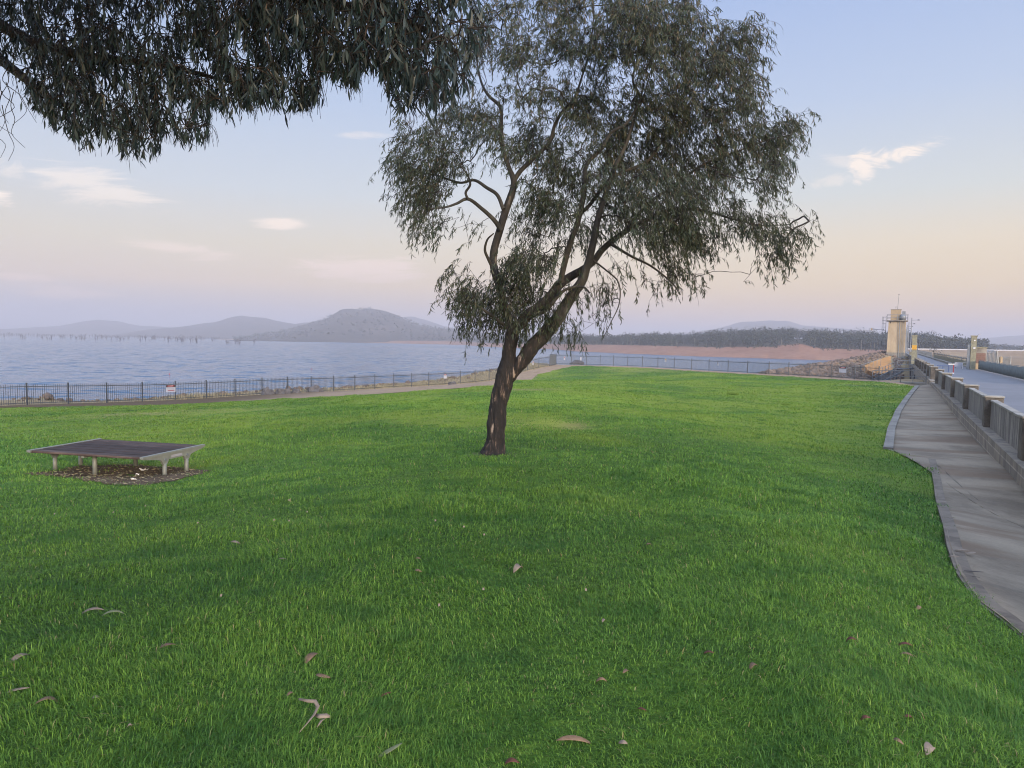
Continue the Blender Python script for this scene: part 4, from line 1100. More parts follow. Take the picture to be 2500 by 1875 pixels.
for i, (xx, yy) in enumerate(cs):
    mb.tube([(xx, yy, HT + .18), (xx, yy, HT + 1.25)], .035, 5)
    x2, y2 = cs[(i + 1) % 8]
    for zz in (.65, 1.22): mb.tube([(xx, yy, HT + zz), (x2, y2, HT + zz)], .03, 5)
mb.build('railing', M_steel, root)
mb = MB(); mb.tube([(.85, -.55, HT + .18), (.85, -.55, HT + 1.05), (.85, -.55, HT + 1.25)], [.52, .52, .3], 14); mb.build('tank', M_steel, root, True)
mb = MB(); mb.box((1.0, -.3, HT + 1.6), (.55, .4, .5)); mb.build('solar_box', M_steel, root)
mb = MB(); mb.tube([(-.05, .2, HT + 2.2), (.06, .2, HT + 4.9)], [.04, .025], 6); mb.tube([(-.33, .2, HT + 2.2), (-.33, .2, HT + 2.65)], .02, 5)
mb.build('antenna', M_steel, root)
mb = MB(); mb.tube([(.06, .2, HT + 4.9), (.06, .2, HT + 4.98), (.06, .2, HT + 5.06)], [.04, .11, .04], 8); mb.tube([(-.33, .2, HT + 2.6), (-.33, .2, HT + 2.68), (-.33, .2, HT + 2.75)], [.03, .08, .03], 8); mb.build('antenna_tip', M_fence, root)
mb = MB(); xl = -Wd / 2 - .35
for yy in (-.3, .3): mb.tube([(xl, yy, 1.2), (xl, yy, HT + 1.0)], .035, 5)
for i in range(18): mb.tube([(xl, -.3, 1.4 + i * .34), (xl, .3, 1.4 + i * .34)], .02, 4)
mb.build('ladder', M_steel, root)
mb = MB()
for i in range(9):
    zz = 2.6 + i * .62; mb.tube([(xl, -.35, zz), (xl - .45, -.3, zz), (xl - .62, 0, zz), (xl - .45, .3, zz), (xl, .35, zz)], .025, 4)
for yy, xx in ((-.3, xl - .45), (0, xl - .62), (.3, xl - .45)): mb.tube([(xx, yy, 2.6), (xx, yy, HT + .9)], .025, 4)
mb.build('ladder_cage', M_steel, root)
mb = MB(); mb.box((xl - .25, 0, 2.2), (.8, .8, .08))
for zz in (2.6, 3.1): mb.tube([(xl - .6, -.4, zz), (xl - .6, .4, zz)], .03, 4)
for yy in (-.4, .4): mb.tube([(xl - .6, yy, 2.2), (xl - .6, yy, 3.1)], .03, 4)
mb.build('ladder_landing', M_fence, root)
for xx, r_2 in ((.42, .065), (.74, .025), (.95, .022), (1.1, .022), (1.24, .022)):
    MB().tube([(xx, -Wd / 2 - .12, .05), (xx, -Wd / 2 - .12, HT - .1)], r_2, 8).build('pipe', M_steel, root)
mb = MB(); mb.tube([(xl - .3, 0, HT - 1.55), (xl - 2.2, 0, HT - 1.48)], [.05, .04], 6); mb.build('boom', M_steel, root)
MB().box((xl - 2.35, 0, HT - 1.46), (.3, .3, .42), taper=.7).build('boom_head', M_cream, root)
# block house and orange cut slope below the tower
P = TP + np.array([0.2, -1.2, -.02]); P[2] = TZ - .03
root = empty('abutment', P, 'cream concrete abutment below the valve tower', 'abutment', rz=-rad(20))
MB().box((.3, -.35, -1.3), (4.6, 2.6, 2.5)).build('wall', M_cream, root)
MB().box((.3, -.35, .0), (4.9, 2.9, .1)).build('slab', M_conc, root)
MB().box((.9, -1.67, -1.9), (.9, .05, .8)).build('opening', M_brick, root)
P2 = TP + np.array([2.4, -1.6, 0]); root = empty('valve_house', P2, 'squat mossy concrete block between the tower and the pylon', 'block', rz=-PHI)
MB().box((0, 0, -.4), (1.3, 1.6, 3.0)).build('wall', M_olive, root); MB().box((0, 0, 1.16), (1.45, 1.75, .12)).build('roof', M_conc, root)
MB().bar((.35, -1.0, .2), (.0, -1.0, 1.7), .12, .06).build('strut', M_white, root); MB().bar((-.5, -1.0, 1.4), (0, -1.0, 1.7), .08, .06).build('brace', M_steel, root)
og = [at(2110, 893, 108), at(2140, 880, 111), at(2174, 869, 114), at(2180, 909, 106), at(2142, 913, 104), at(2120, 904, 105)]
cb = MB(); back = np.array([0.1, 1.0, -0.5]); n_ = len(og)
cb.add([p for p in og] + [p + back for p in og], [tuple(range(n_))[::-1], tuple(range(n_, 2 * n_))] + [(i, (i + 1) % n_, n_ + (i + 1) % n_, n_ + i) for i in range(n_)])
tag(cb.build('cut_bank', M_orange), kind='structure')

# street lamps along the dam
g = 'street lamps along the dam road'
for i, (px, py, Y, arm) in enumerate(((2226.3, 776, 231, 1.9), (2219.4, 786, 269, 1.75), (2216, 792.7, 301, 1.7), (2213.8, 798.7, 339, 1.7), (2212.2, 803.5, 375, 1.7))):
    top = at(px, py, Y); P = np.array([top[0], top[1], E - RB]); h = top[2] - P[2]
    lab = ('tallest looking grey street lamp, first past the tower', 'second grey street lamp past the tower', 'third grey street lamp past the tower', 'fourth grey street lamp past the tower', 'last grey street lamp, half hidden by the tower pipes')[i]
    root = empty('street_lamp', P, lab, 'street lamp', g, rz=-PHI)
    MB().tube([(0, 0, 0), (0, 0, h)], [.16, .11], 8).build('pole', M_steel, root)
    MB().tube([(0, 0, h - .75), (arm - .2, 0, h - .7)], .07, 6).build('arm', M_steel, root)
    MB().box((arm, 0, h - .68), (.75, .35, .28), taper=.7).build('lamp_head', M_fence, root)

# ------------------------------------------------------------------ ramp, stairs, handrails
gA, gB = at(2095, 929, 74), wall(61.0, -.2, 2.75)
def handrail(label, pts, h, posts_every, mid=True, r=.028):
    base = np.array(pts[0]); root = empty('hand_rail', base, label, 'railing', 'galvanised handrails of the stairs and ramp')
    mb = MB(); mb.tube([np.array(p) + [0, 0, h] - base for p in pts], r, 6)
    if mid: mb.tube([np.array(p) + [0, 0, h * .5] - base for p in pts], r, 6)
    mb.build('rail', M_steel, root)
    for a, b in zip(pts[:-1], pts[1:]):
        a, b = np.array(a), np.array(b); L = np.linalg.norm(b - a); n_ = max(1, round(L / posts_every))
        for i in range(n_ + 1):
            p = a + (b - a) * i / n_ - base; MB().tube([p, p + [0, 0, h]], r, 6).build('post', M_steel, root)
    return root
RB0 = at(2130, 931, 71); RB1 = at(2262, 935, 58.5)
ramp = [RB0 + [0, 0, .02], at(2200, 933.0, 64), RB1 + [0, 0, .02]]
rt = MB()
for a, b in zip(ramp[:-1], ramp[1:]):
    w = np.array([.5, 1.2, 0]); dn = np.array([0, 0, -.32])
    rt.hexa([a + dn, b + dn, b + w + dn, a + w + dn, a, b, b + w, a + w])
tag(rt.build('ramp', M_conc), 'narrow concrete ramp slab along the end of the lawn', 'ramp')
ramp_b = [p + np.array([0, .08, 0]) for p in ramp]
handrail('galvanised handrail along the front of the concrete ramp', ramp_b, 1.05, 2.4)
def stairs(label, p0, p1, w, n, group='stair flights up to the tower'):
    p0 = np.array(p0); p1 = np.array(p1); root = empty('staircase', p0, label, 'stairs', group)
    d = (p1 - p0); mb = MB(); hd = np.array([d[0], d[1], 0]); hd /= np.linalg.norm(hd); sd_ = np.array([hd[1], -hd[0], 0]) * w / 2
    for i in range(n):
        q = p0 + d * (i + .5) / n - p0; mb.hexa([q - sd_ - hd * .15 + [0, 0, -.05], q + sd_ - hd * .15 + [0, 0, -.05], q + sd_ + hd * .15 + [0, 0, -.05], q - sd_ + hd * .15 + [0, 0, -.05], q - sd_ - hd * .15, q + sd_ - hd * .15, q + sd_ + hd * .15, q - sd_ + hd * .15])
    mb.build('tread', M_fence, root)
    for s_ in (-1, 1): MB().bar(sd_ * s_ + [0, 0, -.12], d + sd_ * s_ + [0, 0, -.12], .05, .26).build('stringer', M_steel, root)
    return root
st0, st1 = at(2140, 929, 84), at(2192, 903, 92)
stairs('lower dark steel stair flight rising behind the ramp', st0, st1, 1.3, 14)
st2, st3 = at(2203, 904, 95), at(2226, 893, 100)
MB_ = MB(); lp = at(2206, 899.5, 95); l0, l1 = at(2190, 900.5, 94), at(2233, 899, 94)
mb = MB(); w = np.array([0.4, 1.6, 0]); mb.hexa([l0 + [0, 0, -.12], l1 + [0, 0, -.12], l1 + w + [0, 0, -.12], l0 + w + [0, 0, -.12], l0, l1, l1 + w, l0 + w])
for p in (l0, l1, l0 + w, l1 + w): mb.bar(p + [0, 0, -2.2], p + [0, 0, -.1], .1, .1)
tag(mb.build('landing', M_fence), 'dark steel stair landing on posts below the tower', 'landing')
handrail('galvanised handrail around the steel landing below the tower', [l0 + [0, 0, .02], l1 + [0, 0, .02]], 1.05, 1.3)
handrail('galvanised handrail climbing beside the dark steel stairs', [st0 + [-.3, .4, 0], st1 + [-.3, .4, 0]], 1.0, 1.6)
handrail('galvanised rail on the rock slope left of the stairs', [at(2052, 924, 78), at(2100, 911, 84), at(2150, 893, 92)], .95, 1.9, False)

# ------------------------------------------------------------------ riprap and boulders
def rock_verts(r_, s):
    ph = (1 + 5 ** .5) / 2
    v = np.array([(-1, ph, 0), (1, ph, 0), (-1, -ph, 0), (1, -ph, 0), (0, -1, ph), (0, 1, ph), (0, -1, -ph), (0, 1, -ph), (ph, 0, -1), (ph, 0, 1), (-ph, 0, -1), (-ph, 0, 1)]) / 1.9
    v = v * (1 + r_.normal(0, .2, (12, 1))) * r_.uniform(.6, 1.15, 3) * s
    a_ = r_.uniform(0, 6.3); co, si = math.cos(a_), math.sin(a_)
    return np.stack([v[:, 0] * co - v[:, 1] * si, v[:, 0] * si + v[:, 1] * co, v[:, 2] * .75], 1)
ICO = np.array([(0,11,5),(0,5,1),(0,1,7),(0,7,10),(0,10,11),(1,5,9),(5,11,4),(11,10,2),(10,7,6),(7,1,8),(3,9,4),(3,4,2),(3,2,6),(3,6,8),(3,8,9),(4,9,5),(2,4,11),(6,2,10),(8,6,7),(9,8,1)])
r_ = np.random.default_rng(77)
V, Fq, At = [], [], []; nb = 0
cand = []
for i in range(26000):
    px = r_.uniform(1860, 2215); Y_ = r_.uniform(74, 140); d = ray(px, 900); xx, yy = d[0] / d[1] * Y_, Y_
    cand.append((xx, yy))
cand = np.array(cand); sdc, _ = fence_sd(cand[:, 0], cand[:, 1]); s_, o_ = wall_so(cand[:, 0], cand[:, 1]); zc = terrain(cand[:, 0], cand[:, 1])
cpx, cpy = proj(np.c_[cand, zc]); cut = in_poly(cpx, cpy, [(2106, 893), (2140, 878), (2180, 867), (2184, 911), (2140, 914), (2116, 905)]) & (cand[:, 1] > 98)
ok = (sdc > 1.2) & (o_ < -1.2) & (zc > E - 9.0) & ~cut
cand, zc = cand[ok][:7000], zc[ok][:7000]
for (xx, yy), zz in zip(cand, zc):
    s = float(np.clip(r_.lognormal(-1.35, .42), .14, .7)); v = rock_verts(r_, s) + [xx, yy, zz + s * .15]
    V.append(v); Fq.append(ICO + nb); nb += 12; At.append(np.full(12, np.clip(r_.normal(.5, .25), 0, 1)))
rp = np_mesh('riprap', np.concatenate(V), [np.concatenate(Fq)], M_rock, attr=np.concatenate(At))
tag(rp, 'rubble of brown riprap rocks banked up towards the valve tower', 'riprap', kind='stuff')
V, Fq, At = [], [], []; nb = 0
for i in range(900):      # loose stones along the rim of the bank
    t = r_.random(); k_ = r_.integers(4, len(left_posts) - 2); a, b = left_posts[k_], left_posts[k_ + 1]
    p = a + (b - a) * t; nn = np.array([-(b - a)[1], (b - a)[0]]) / np.linalg.norm((b - a)[:2])
    q = p[:2] + nn * r_.uniform(2.2, 6.5); zz = terrain(q[0:1], q[1:2])[0]; s = float(np.clip(r_.lognormal(-2.0, .5), .05, .4))
    V.append(rock_verts(r_, s) + [q[0], q[1], zz + s * .2]); Fq.append(ICO + nb); nb += 12; At.append(np.full(12, np.clip(r_.normal(.25, .2), 0, 1)))
rp = np_mesh('rubble', np.concatenate(V), [np.concatenate(Fq)], M_rock, attr=np.concatenate(At))
tag(rp, 'loose dark stones along the lake bank behind the fence', 'rubble', kind='stuff')
def boulder(px, py, Y, w, h, label, seed):
    P = at(px, py, Y) + np.array([0, 0, .12]); h *= 1.25; bm = bmesh.new(); bmesh.ops.create_icosphere(bm, subdivisions=3, radius=1.0)
    for v in bm.verts:
        q = v.co.copy(); n1 = mnoise.noise(q * 1.3 + Vector((seed, 0, 0))); n2 = mnoise.noise(q * 3.1 + Vector((0, seed, 0)))
        f = 1 + .35 * n1 + .14 * n2; v.co = Vector((q.x * w / 2 * f, q.y * w / 2.4 * f, max(-.35, q.z) * h * f))
    me = bpy.data.meshes.new('boulder'); bm.to_mesh(me); bm.free(); me.materials.append(M_boulder)
    o = bpy.data.objects.new('boulder', me); C.objects.link(o); o.location = P
    return tag(o, label, 'boulder', 'grey boulders behind the lake fence')
for q in ((652, 968, 60, 1.15, .5, 'broad grey boulder, end of the row away from the gate', 1), (683, 967, 60.5, .95, .5, 'grey boulder with a dark crack beside the broad one', 2.3),
          (702, 968, 61, .7, .45, 'small pale grey boulder in the middle of the row', 3.1), (722, 967, 61.5, .85, .42, 'tan capped grey boulder with dark hollows', 4.7),
          (768, 963, 64, 1.5, .55, 'long dark grey boulder sloping into the bank', 5.2), (1060+45, 940, 74.5, .9, .2, 'flat dark stone slab at the fence foot', 6.6), (1408, 889, 104, 1.9, .35, 'low brown boulder just right of the gate', 7.7)):
    boulder(*q)
# dry tufts of grass on the bank behind the fence
nt = 42000
k_ = r_.integers(3, len(left_posts) - 1, nt); t = r_.random(nt); LP = np.array(left_posts); a, b = LP[k_], LP[k_ + 1]
p = a + (b - a) * t[:, None]; dd = (b - a)[:, :2]; nn = np.stack([-dd[:, 1], dd[:, 0]], 1) / np.linalg.norm(dd, axis=1, keepdims=True)
off = r_.uniform(-0.25, 6.0, nt); q = p[:, :2] + nn * off[:, None]
pxv = proj(np.c_[q, np.zeros(nt)])[0]
dens = np.interp(pxv, [0, 350, 380, 450, 560, 640, 860, 900, 1340], [.15, .15, .4, 1, .5, .25, .3, 1, 1]) * np.where(off < 1.2, .8, 1)
kp = (r_.random(nt) < dens); q = q[kp]; pxv = pxv[kp]; zz = terrain(q[:, 0], q[:, 1]); n = len(q)
hg = r_.uniform(.08, .26, n) * np.interp(pxv, [400, 470, 540, 600, 1340], [.9, 1.7, 1.7, .9, 1.0]); an = r_.uniform(0, 6.3, n); ln = r_.uniform(.1, .6, n)
V = np.stack([np.c_[q[:, 0] - .012, q[:, 1], zz - .03], np.c_[q[:, 0] + .012, q[:, 1], zz - .03], np.c_[q[:, 0] + np.cos(an) * ln * hg, q[:, 1] + np.sin(an) * ln * hg, zz + hg]], 1)
def m_dry(t_, p_):
    v = t_.new('ShaderNodeAttribute', attribute_name='v').outputs['Fac']
    t_.put(p_.inputs['Base Color'], t_.ramp(v, [(0, (0.10, 0.10, 0.05)), (.4, (0.26, 0.21, 0.11)), (1, (0.42, 0.36, 0.22))])); p_.inputs['Roughness'].default_value = .8
M_dry = material('dry_grass_blade', m_dry)
o = np_mesh('dry_grass', V.reshape(-1, 3), [np.arange(n * 3).reshape(-1, 3)], M_dry, attr=np.repeat(r_.random(n), 3))
tag(o, 'dry straw coloured grass on the bank behind the lake fence', 'dry grass', kind='stuff')

# ------------------------------------------------------------------ fences
def fence(label, posts, h, sink=.1, skip=(), group='picket fences along the lake'):
    base = np.array(posts[0]); root = empty('picket_fence', base, label, 'fence', group)
    for p in posts:
        p = np.array(p) - base
        MB().box((p[0], p[1], p[2] + h / 2), (.075, .075, h + .1)).build('post', M_fence, root)
    for i in range(len(posts) - 1):
        if i in skip: continue
        a, b = np.array(posts[i]) - base, np.array(posts[i + 1]) - base
        L = np.linalg.norm((b - a)[:2]); n_ = max(2, round(L / .128)); mb = MB()
        for zz in (.14, h - .19): mb.bar(a + [0, 0, zz], b + [0, 0, zz], .035, .045)
        for j in range(1, n_):
            p = a + (b - a) * j / n_; mb.bar(p + [0, 0, .06], p + [0, 0, h - .03], .021, .021)
        mb.build('picket_panel', M_fence, root)
    return root
LPs = [p + np.array([0, 0, 0]) for p in left_posts]
for p in LPs: p[2] = tps(p[0:1], p[1:2])[0]
for p in right_posts: p[2] = tps(p[0:1], p[1:2])[0]
fence('dark picket fence along the lake left of the solid gate', LPs, 1.42)
fence('dark picket fence across the crest right of the solid gate', right_posts, 1.45)
ga, gb = LPs[-1], right_posts[0]; ang_ = math.atan2(gb[1] - ga[1], gb[0] - ga[0]); Lg = np.linalg.norm((gb - ga)[:2])
root = empty('gate', ga, 'solid grey sheet metal gate where the two lake fences meet', 'gate', rz=ang_)
MB().box((Lg / 2, 0, .78), (Lg - .12, .05, 1.4)).build('sheet', M_steel, root)
mb = MB()
for xx in (.04, Lg - .04): mb.box((xx, -.02, .8), (.09, .09, 1.66))
mb.box((Lg / 2, -.02, 1.56), (Lg, .07, .07)); mb.box((Lg / 2, -.02, .1), (Lg, .07, .07)); mb.build('frame', M_fence, root)
mb = MB()
for i in range(5): mb.box((Lg * (.18 + .16 * i), -.04, .78), (.03, .03, 1.3))
mb.build('rib', M_fence, root)

# ------------------------------------------------------------------ warning signs on the fences
def text_mesh(s, size, mat, parent, loc, depth=.002):
    cu = bpy.data.curves.new('lettering', 'FONT'); cu.body = s; cu.size = size; cu.align_x = 'CENTER'; cu.align_y = 'CENTER'; cu.extrude = depth
    tmp = bpy.data.objects.new('lettering', cu); C.objects.link(tmp); dg = bpy.context.evaluated_depsgraph_get()
    me = bpy.data.meshes.new_from_object(tmp.evaluated_get(dg)); bpy.data.objects.remove(tmp)
    me.materials.clear(); me.materials.append(mat)
    o = bpy.data.objects.new('lettering', me); C.objects.link(o); o.parent = parent; o.location = loc; o.rotation_euler = (math.pi / 2, 0, 0)
    return o
def seg_dir(px, posts):
    best = None
    for a, b in zip(posts[:-1], posts[1:]):
        xa, xb = proj(a)[0], proj(b)[0]
        if xa <= px <= xb:
            f = (px - xa) / (xb - xa); return a + (b - a) * f, math.atan2(b[1] - a[1], b[0] - a[0])
    return posts[-1], 0
def danger_sign(px, posts, w, h, top, label, red_line=False, faded=False):
    P, an_ = seg_dir(px, posts); P = P + np.array([math.sin(an_), -math.cos(an_), 0]) * .05; P[2] += top
    root = empty('warning_sign', P, label, 'sign', 'warning signs on the lake fences', rz=an_)
    MB().box((0, 0, -h / 2), (w, .006, h)).build('board', M_sign, root)
    hh = h * .31
    MB().box((0, -.006, -hh / 2 - .01), (w * .97, .006, hh)).build('header', M_black, root)
    e = MB(); ring = [(math.cos(2 * math.pi * i / 28) * w * .40, -.011, -hh / 2 - .01 + math.sin(2 * math.pi * i / 28) * hh * .33) for i in range(28)]
    e.add(ring + [(x_, -.009, z_) for x_, _, z_ in ring], [tuple(range(28))] + [(i, 28 + i, 28 + (i + 1) % 28, (i + 1) % 28) for i in range(28)]); e.build('oval', M_red, root)
    text_mesh('DANGER', hh * .5, M_white, root, (0, -.0135, -hh / 2 - .01))
    mb = MB(); rr = random.Random(int(px))
    for zz, ww in ((.45, .8), (.57, .6)):
        xx = -w * ww / 2
        while xx < w * ww / 2:
            l = rr.uniform(.02, .06) * w / .5; mb.box((xx + l / 2, -.005, -h * zz), (l, .004, h * .045)); xx += l + .012
    mb.build('print', M_grey, root)
    if red_line:
        mb = MB(); xx = -w * .3
        while xx < w * .3:
            l = rr.uniform(.04, .08); mb.box((xx + l / 2, -.005, -h * .78), (l, .004, h * .11)); xx += l + .015
        mb.build('red_print', M_red, root)
    return root
danger_sign(416, LPs, .74, .56, 1.2, 'large white danger sign with red line, on the fence left of the boulders', True)
danger_sign(1086, LPs, .45, .52, 1.22, 'smaller white danger sign on the fence left of the leaning tree')
danger_sign(2057.5, right_posts, .78, .62, 1.25, 'white danger sign on the fence in front of the riprap')
def small_sign(px, posts, label, top=1.15, mark=M_red, board=M_sign):
    P, an_ = seg_dir(px, posts); P = P + np.array([math.sin(an_), -math.cos(an_), 0]) * .05; P[2] += top
    root = empty('warning_sign', P, label, 'sign', 'warning signs on the lake fences', rz=an_)
    MB().box((0, 0, -.25), (.27, .006, .46)).build('board', board, root)
    e = MB(); ring = [(math.cos(2 * math.pi * i / 20) * .085, -.006, -.13 + math.sin(2 * math.pi * i / 20) * .085) for i in range(20)]
    e.add(ring + [(x_, -.003, z_) for x_, _, z_ in ring], [tuple(range(20))] + [(i, 20 + i, 20 + (i + 1) % 20, (i + 1) % 20) for i in range(20)]); e.build('symbol', mark, root)
    mb = MB()
    for zz in (.3, .36, .42): mb.box((0, -.005, -zz), (.2 - .04 * (zz > .35), .004, .022))
    mb.build('print', M_grey, root)
small_sign(1377, right_posts, 'small white sign with a red mark, first one right of the gate')
small_sign(1417, right_posts, 'small white sign above the low brown boulder', mark=M_grey)
small_sign(1625, right_posts, 'small faded yellowish sign on the crest fence', 1.3, M_yellow)
small_sign(1753, right_posts, 'small white sign with dark mark, midway along the crest fence', 1.2, M_black)
small_sign(1300, LPs, 'small white sign on the fence left of the gate', 1.1)

# ------------------------------------------------------------------ timber platform seat
def onz(px, py, z):
    d = ray(px, py); return EYE + d * ((z - E) / d[2])
ZT = E - 2.24
fl, fr, br, bl = onz(73.4, 1100, ZT), onz(350, 1117, ZT), onz(496, 1086, ZT), onz(239, 1071, ZT)
ctr = (fl + fr + br + bl) / 4; e1 = (fr - fl) + (br - bl); rzp = math.atan2(e1[1], e1[0])
PL = np.linalg.norm(e1) / 2; PD = (np.linalg.norm((br - fr)) + np.linalg.norm((bl - fl))) / 2
gz = tps(np.array([ctr[0]]), np.array([ctr[1]]))[0]
root = empty('platform_seat', (ctr[0], ctr[1], gz), 'low square timber platform seat with pale metal legs on bare soil', 'seat', rz=rzp)
H = ZT - gz; npk = 7; pw = PD / npk
mb = MB()
for i in range(npk):
    yy = -PD / 2 + pw * (i + .5); mb.box((0, yy, H - .024), (PL - .07, pw - .024, .044))
mb.build('deck', M_deck, root, bevel=.011)
for sx_ in (-1, 1):
    xx = sx_ * (PL / 2 - .012); mb = MB()
    y0_, y1_ = -PD / 2 - .02, PD / 2 + .02
    prof = [(y0_, H - .045), (y0_, H + .004), (y1_, H + .004), (y1_, H - .045), (.55 * PD, H - .05)]
    lower = []
    yl = [-.165 * PD, .2 * PD]
    bot = [(y1_ - .01, H - .048), (yl[1] + .22, H - .10), (yl[1] + .10, H - .13), (yl[1] + .045, H - .22), (yl[1] - .045, H - .22), (yl[1] - .09, H - .135),
           (yl[0] + .10, H - .135), (yl[0] + .045, H - .22), (yl[0] - .045, H - .22), (yl[0] - .10, H - .13), (yl[0] - .22, H - .10), (y0_ + .01, H - .048)]
    poly = [(y0_, H - .03), (y0_ + .01, H + .004), (y1_ - .01, H + .004), (y1_, H - .03)] + bot
    n_ = len(poly); t_ = .022
    mb.add([(xx - t_, a_, b_) for a_, b_ in poly] + [(xx + t_, a_, b_) for a_, b_ in poly],
           [tuple(range(n_)), tuple(range(n_, 2 * n_))[::-1]] + [(i, n_ + i, n_ + (i + 1) % n_, (i + 1) % n_) for i in range(n_)])
    mb.box((xx, 0, H - .012), (.075, PD + .05, .04))
    fr_ = mb.build('end_frame', M_alu, root)
    for y_ in yl:
        MB().tube([(xx + sx_ * .02, y_, H - .13), (xx + sx_ * .034, y_, H - .13)], [.034, .028], 12).build('bolt', M_steel, fr_)
    if sx_ > 0:
        MB().box((xx + .0235, .02 * PD, H - .085), (.003, .3, .045)).build('name_strip', M_grey, fr_)
    for y_ in yl:
        MB().tube([(xx, y_, -.06), (xx, y_, H - .2)], [.042, .038], 12).build('leg', M_alu, root, True)
for y_ in (-.30 * PD, .32 * PD):
    MB().tube([(-.04 * PL, y_, -.06), (-.04 * PL, y_, H - .05)], .042, 12).build('leg', M_alu, root, True)
MB().box((-.04 * PL, 0, H - .07), (.06, PD - .1, .04)).build('bearer', M_alu, root)
# bare soil under it
ring = resample(PATCH + [PATCH[0]], 90); rr = np.random.default_rng(5)
cxy = ring[:-1, :2].mean(0); T = np.array([0.0, .25, .5, .75, .9, 1.0])[:, None, None]
rp_ = ring[:, :2] + rr.normal(0, .025, (90, 2)); rp_[-1] = rp_[0]
P = cxy[None, None] * (1 - T) + rp_[None] * T
zz = lawn_h(P[..., 0], P[..., 1]) + 0.012 + .012 * wob(P[..., 0], P[..., 1], 5) * (1 - T[..., 0] ** 4)
grid_obj('soil_patch', P[..., 0], P[..., 1], zz, M_patch)
V = []; V2 = []
for i in range(900):
    p = cxy + (ring[rr.integers(0, 89), :2] - cxy) * math.sqrt(rr.random()) * .98; z_ = lawn_h(p[0:1], p[1:2])[0] + .02
    l = rr.uniform(.01, .05); a_ = rr.uniform(0, 6.3); w_ = l * .25
    c_, s_ = math.cos(a_), math.sin(a_); V += [(p[0] - c_ * l, p[1] - s_ * l, z_), (p[0] + s_ * w_, p[1] - c_ * w_, z_ + .008), (p[0] + c_ * l, p[1] + s_ * l, z_ + rr.uniform(0, .02)), (p[0] - s_ * w_, p[1] + c_ * w_, z_)]
o = np_mesh('leaf_litter', np.array(V), [np.arange(len(V)).reshape(-1, 4)], M_dry, attr=np.repeat(rr.random(len(V) // 4) * .5, 4)); tag(o, 'brown leaf litter and bark bits on the bare soil', 'litter', kind='stuff')

# ------------------------------------------------------------------ leaning gum tree on the lawn
class Wood:
    """tapered limbs gathered into one mesh with a bark value per vertex"""
    def __init__(s): s.V = []; s.F3 = []; s.F4 = []; s.A = []; s.n = 0
    def tube(s, pts, rads, vals, n=8, amp=0.0, seed=0.0):
        pts = np.asarray(pts, float); m = len(pts)
        d = np.gradient(pts, axis=0); d /= np.maximum(np.linalg.norm(d, axis=1, keepdims=True), 1e-9)
        ref = np.array([0, 1.0, 0]) if abs(d[0][1]) < .9 else np.array([1.0, 0, 0])
        r = ref - d[0] * (ref @ d[0]); r /= np.linalg.norm(r); out = np.empty((m, n, 3)); ph = np.arange(n) * 2 * math.pi / n
        for i in range(m):
            r = r - d[i] * (r @ d[i]); r /= np.linalg.norm(r); u = np.cross(d[i], r)
            rr = np.full(n, rads[i])
            if np.any(amp):
                am = amp[i] if hasattr(amp, '__len__') else amp
                for j in range(n):
                    q = pts[i] + rads[i] * (r * math.cos(ph[j]) + u * math.sin(ph[j]))
                    a_ = mnoise.noise(Vector((q[0] * 16 + seed, q[1] * 16, q[2] * 4.2))); b_ = mnoise.noise(Vector((q[0] * 4 + seed, q[1] * 4, q[2] * 2)))
                    c_ = mnoise.noise(Vector((q[0] * 34, q[1] * 34, q[2] * 12 + seed)))
                    rr[j] *= 1 + am * (a_ * .75 + b_ * .6 + c_ * .3)
            out[i] = pts[i] + rr[:, None] * (np.cos(ph)[:, None] * r + np.sin(ph)[:, None] * u)
        s.V.append(out.reshape(-1, 3)); s.A.append(np.repeat(vals, n) if hasattr(vals, '__len__') else np.full(m * n, vals))
        i = np.arange(m - 1)[:, None] * n; j = np.arange(n)[None]; j2 = (j + 1) % n
        s.F4.append(np.stack([(i + j), (i + j2), (i + n + j2), (i + n + j)], -1).reshape(-1, 4) + s.n); s.n += m * n
    def twigs(s, P0, P1, r0, r1, val):
        """many thin straight three sided twigs at once"""
        P0 = np.asarray(P0); P1 = np.asarray(P1); k_ = len(P0); d = P1 - P0; d /= np.maximum(np.linalg.norm(d, axis=1, keepdims=True), 1e-9)
        r = np.cross(d, np.array([.3, .9, .2])); r /= np.maximum(np.linalg.norm(r, axis=1, keepdims=True), 1e-9); u = np.cross(d, r); out = np.empty((k_, 6, 3))
        for j in range(3):
            o = r * math.cos(j * 2.094) + u * math.sin(j * 2.094)
            out[:, j] = P0 + o * r0; out[:, 3 + j] = P1 + o * r1
        s.V.append(out.reshape(-1, 3)); s.A.append(np.full(k_ * 6, val)); b = (np.arange(k_) * 6)[:, None, None]
        s.F4.append((b + np.array([[0, 1, 4, 3], [1, 2, 5, 4], [2, 0, 3, 5]])[None]).reshape(-1, 4) + s.n); s.n += k_ * 6
    def build(s, name, mat, parent=None): return np_mesh(name, np.concatenate(s.V), [np.concatenate(s.F4)], mat, attr=np.concatenate(s.A), parent=parent, smooth=True)
def spline(pts, per=6):
    P = np.asarray(pts, float); n = len(P); Q = np.vstack([2 * P[0] - P[1], P, 2 * P[-1] - P[-2]]); out = []
    for i in range(n - 1):
        for t in np.linspace(0, 1, per, endpoint=False):
            a, b, c, d = Q[i:i + 4]; out.append(.5 * (2 * b + (c - a) * t + (2 * a - 5 * b + 4 * c - d) * t * t + (3 * b - a - 3 * c + d) * t ** 3))
    out.append(P[-1]); return np.array(out)
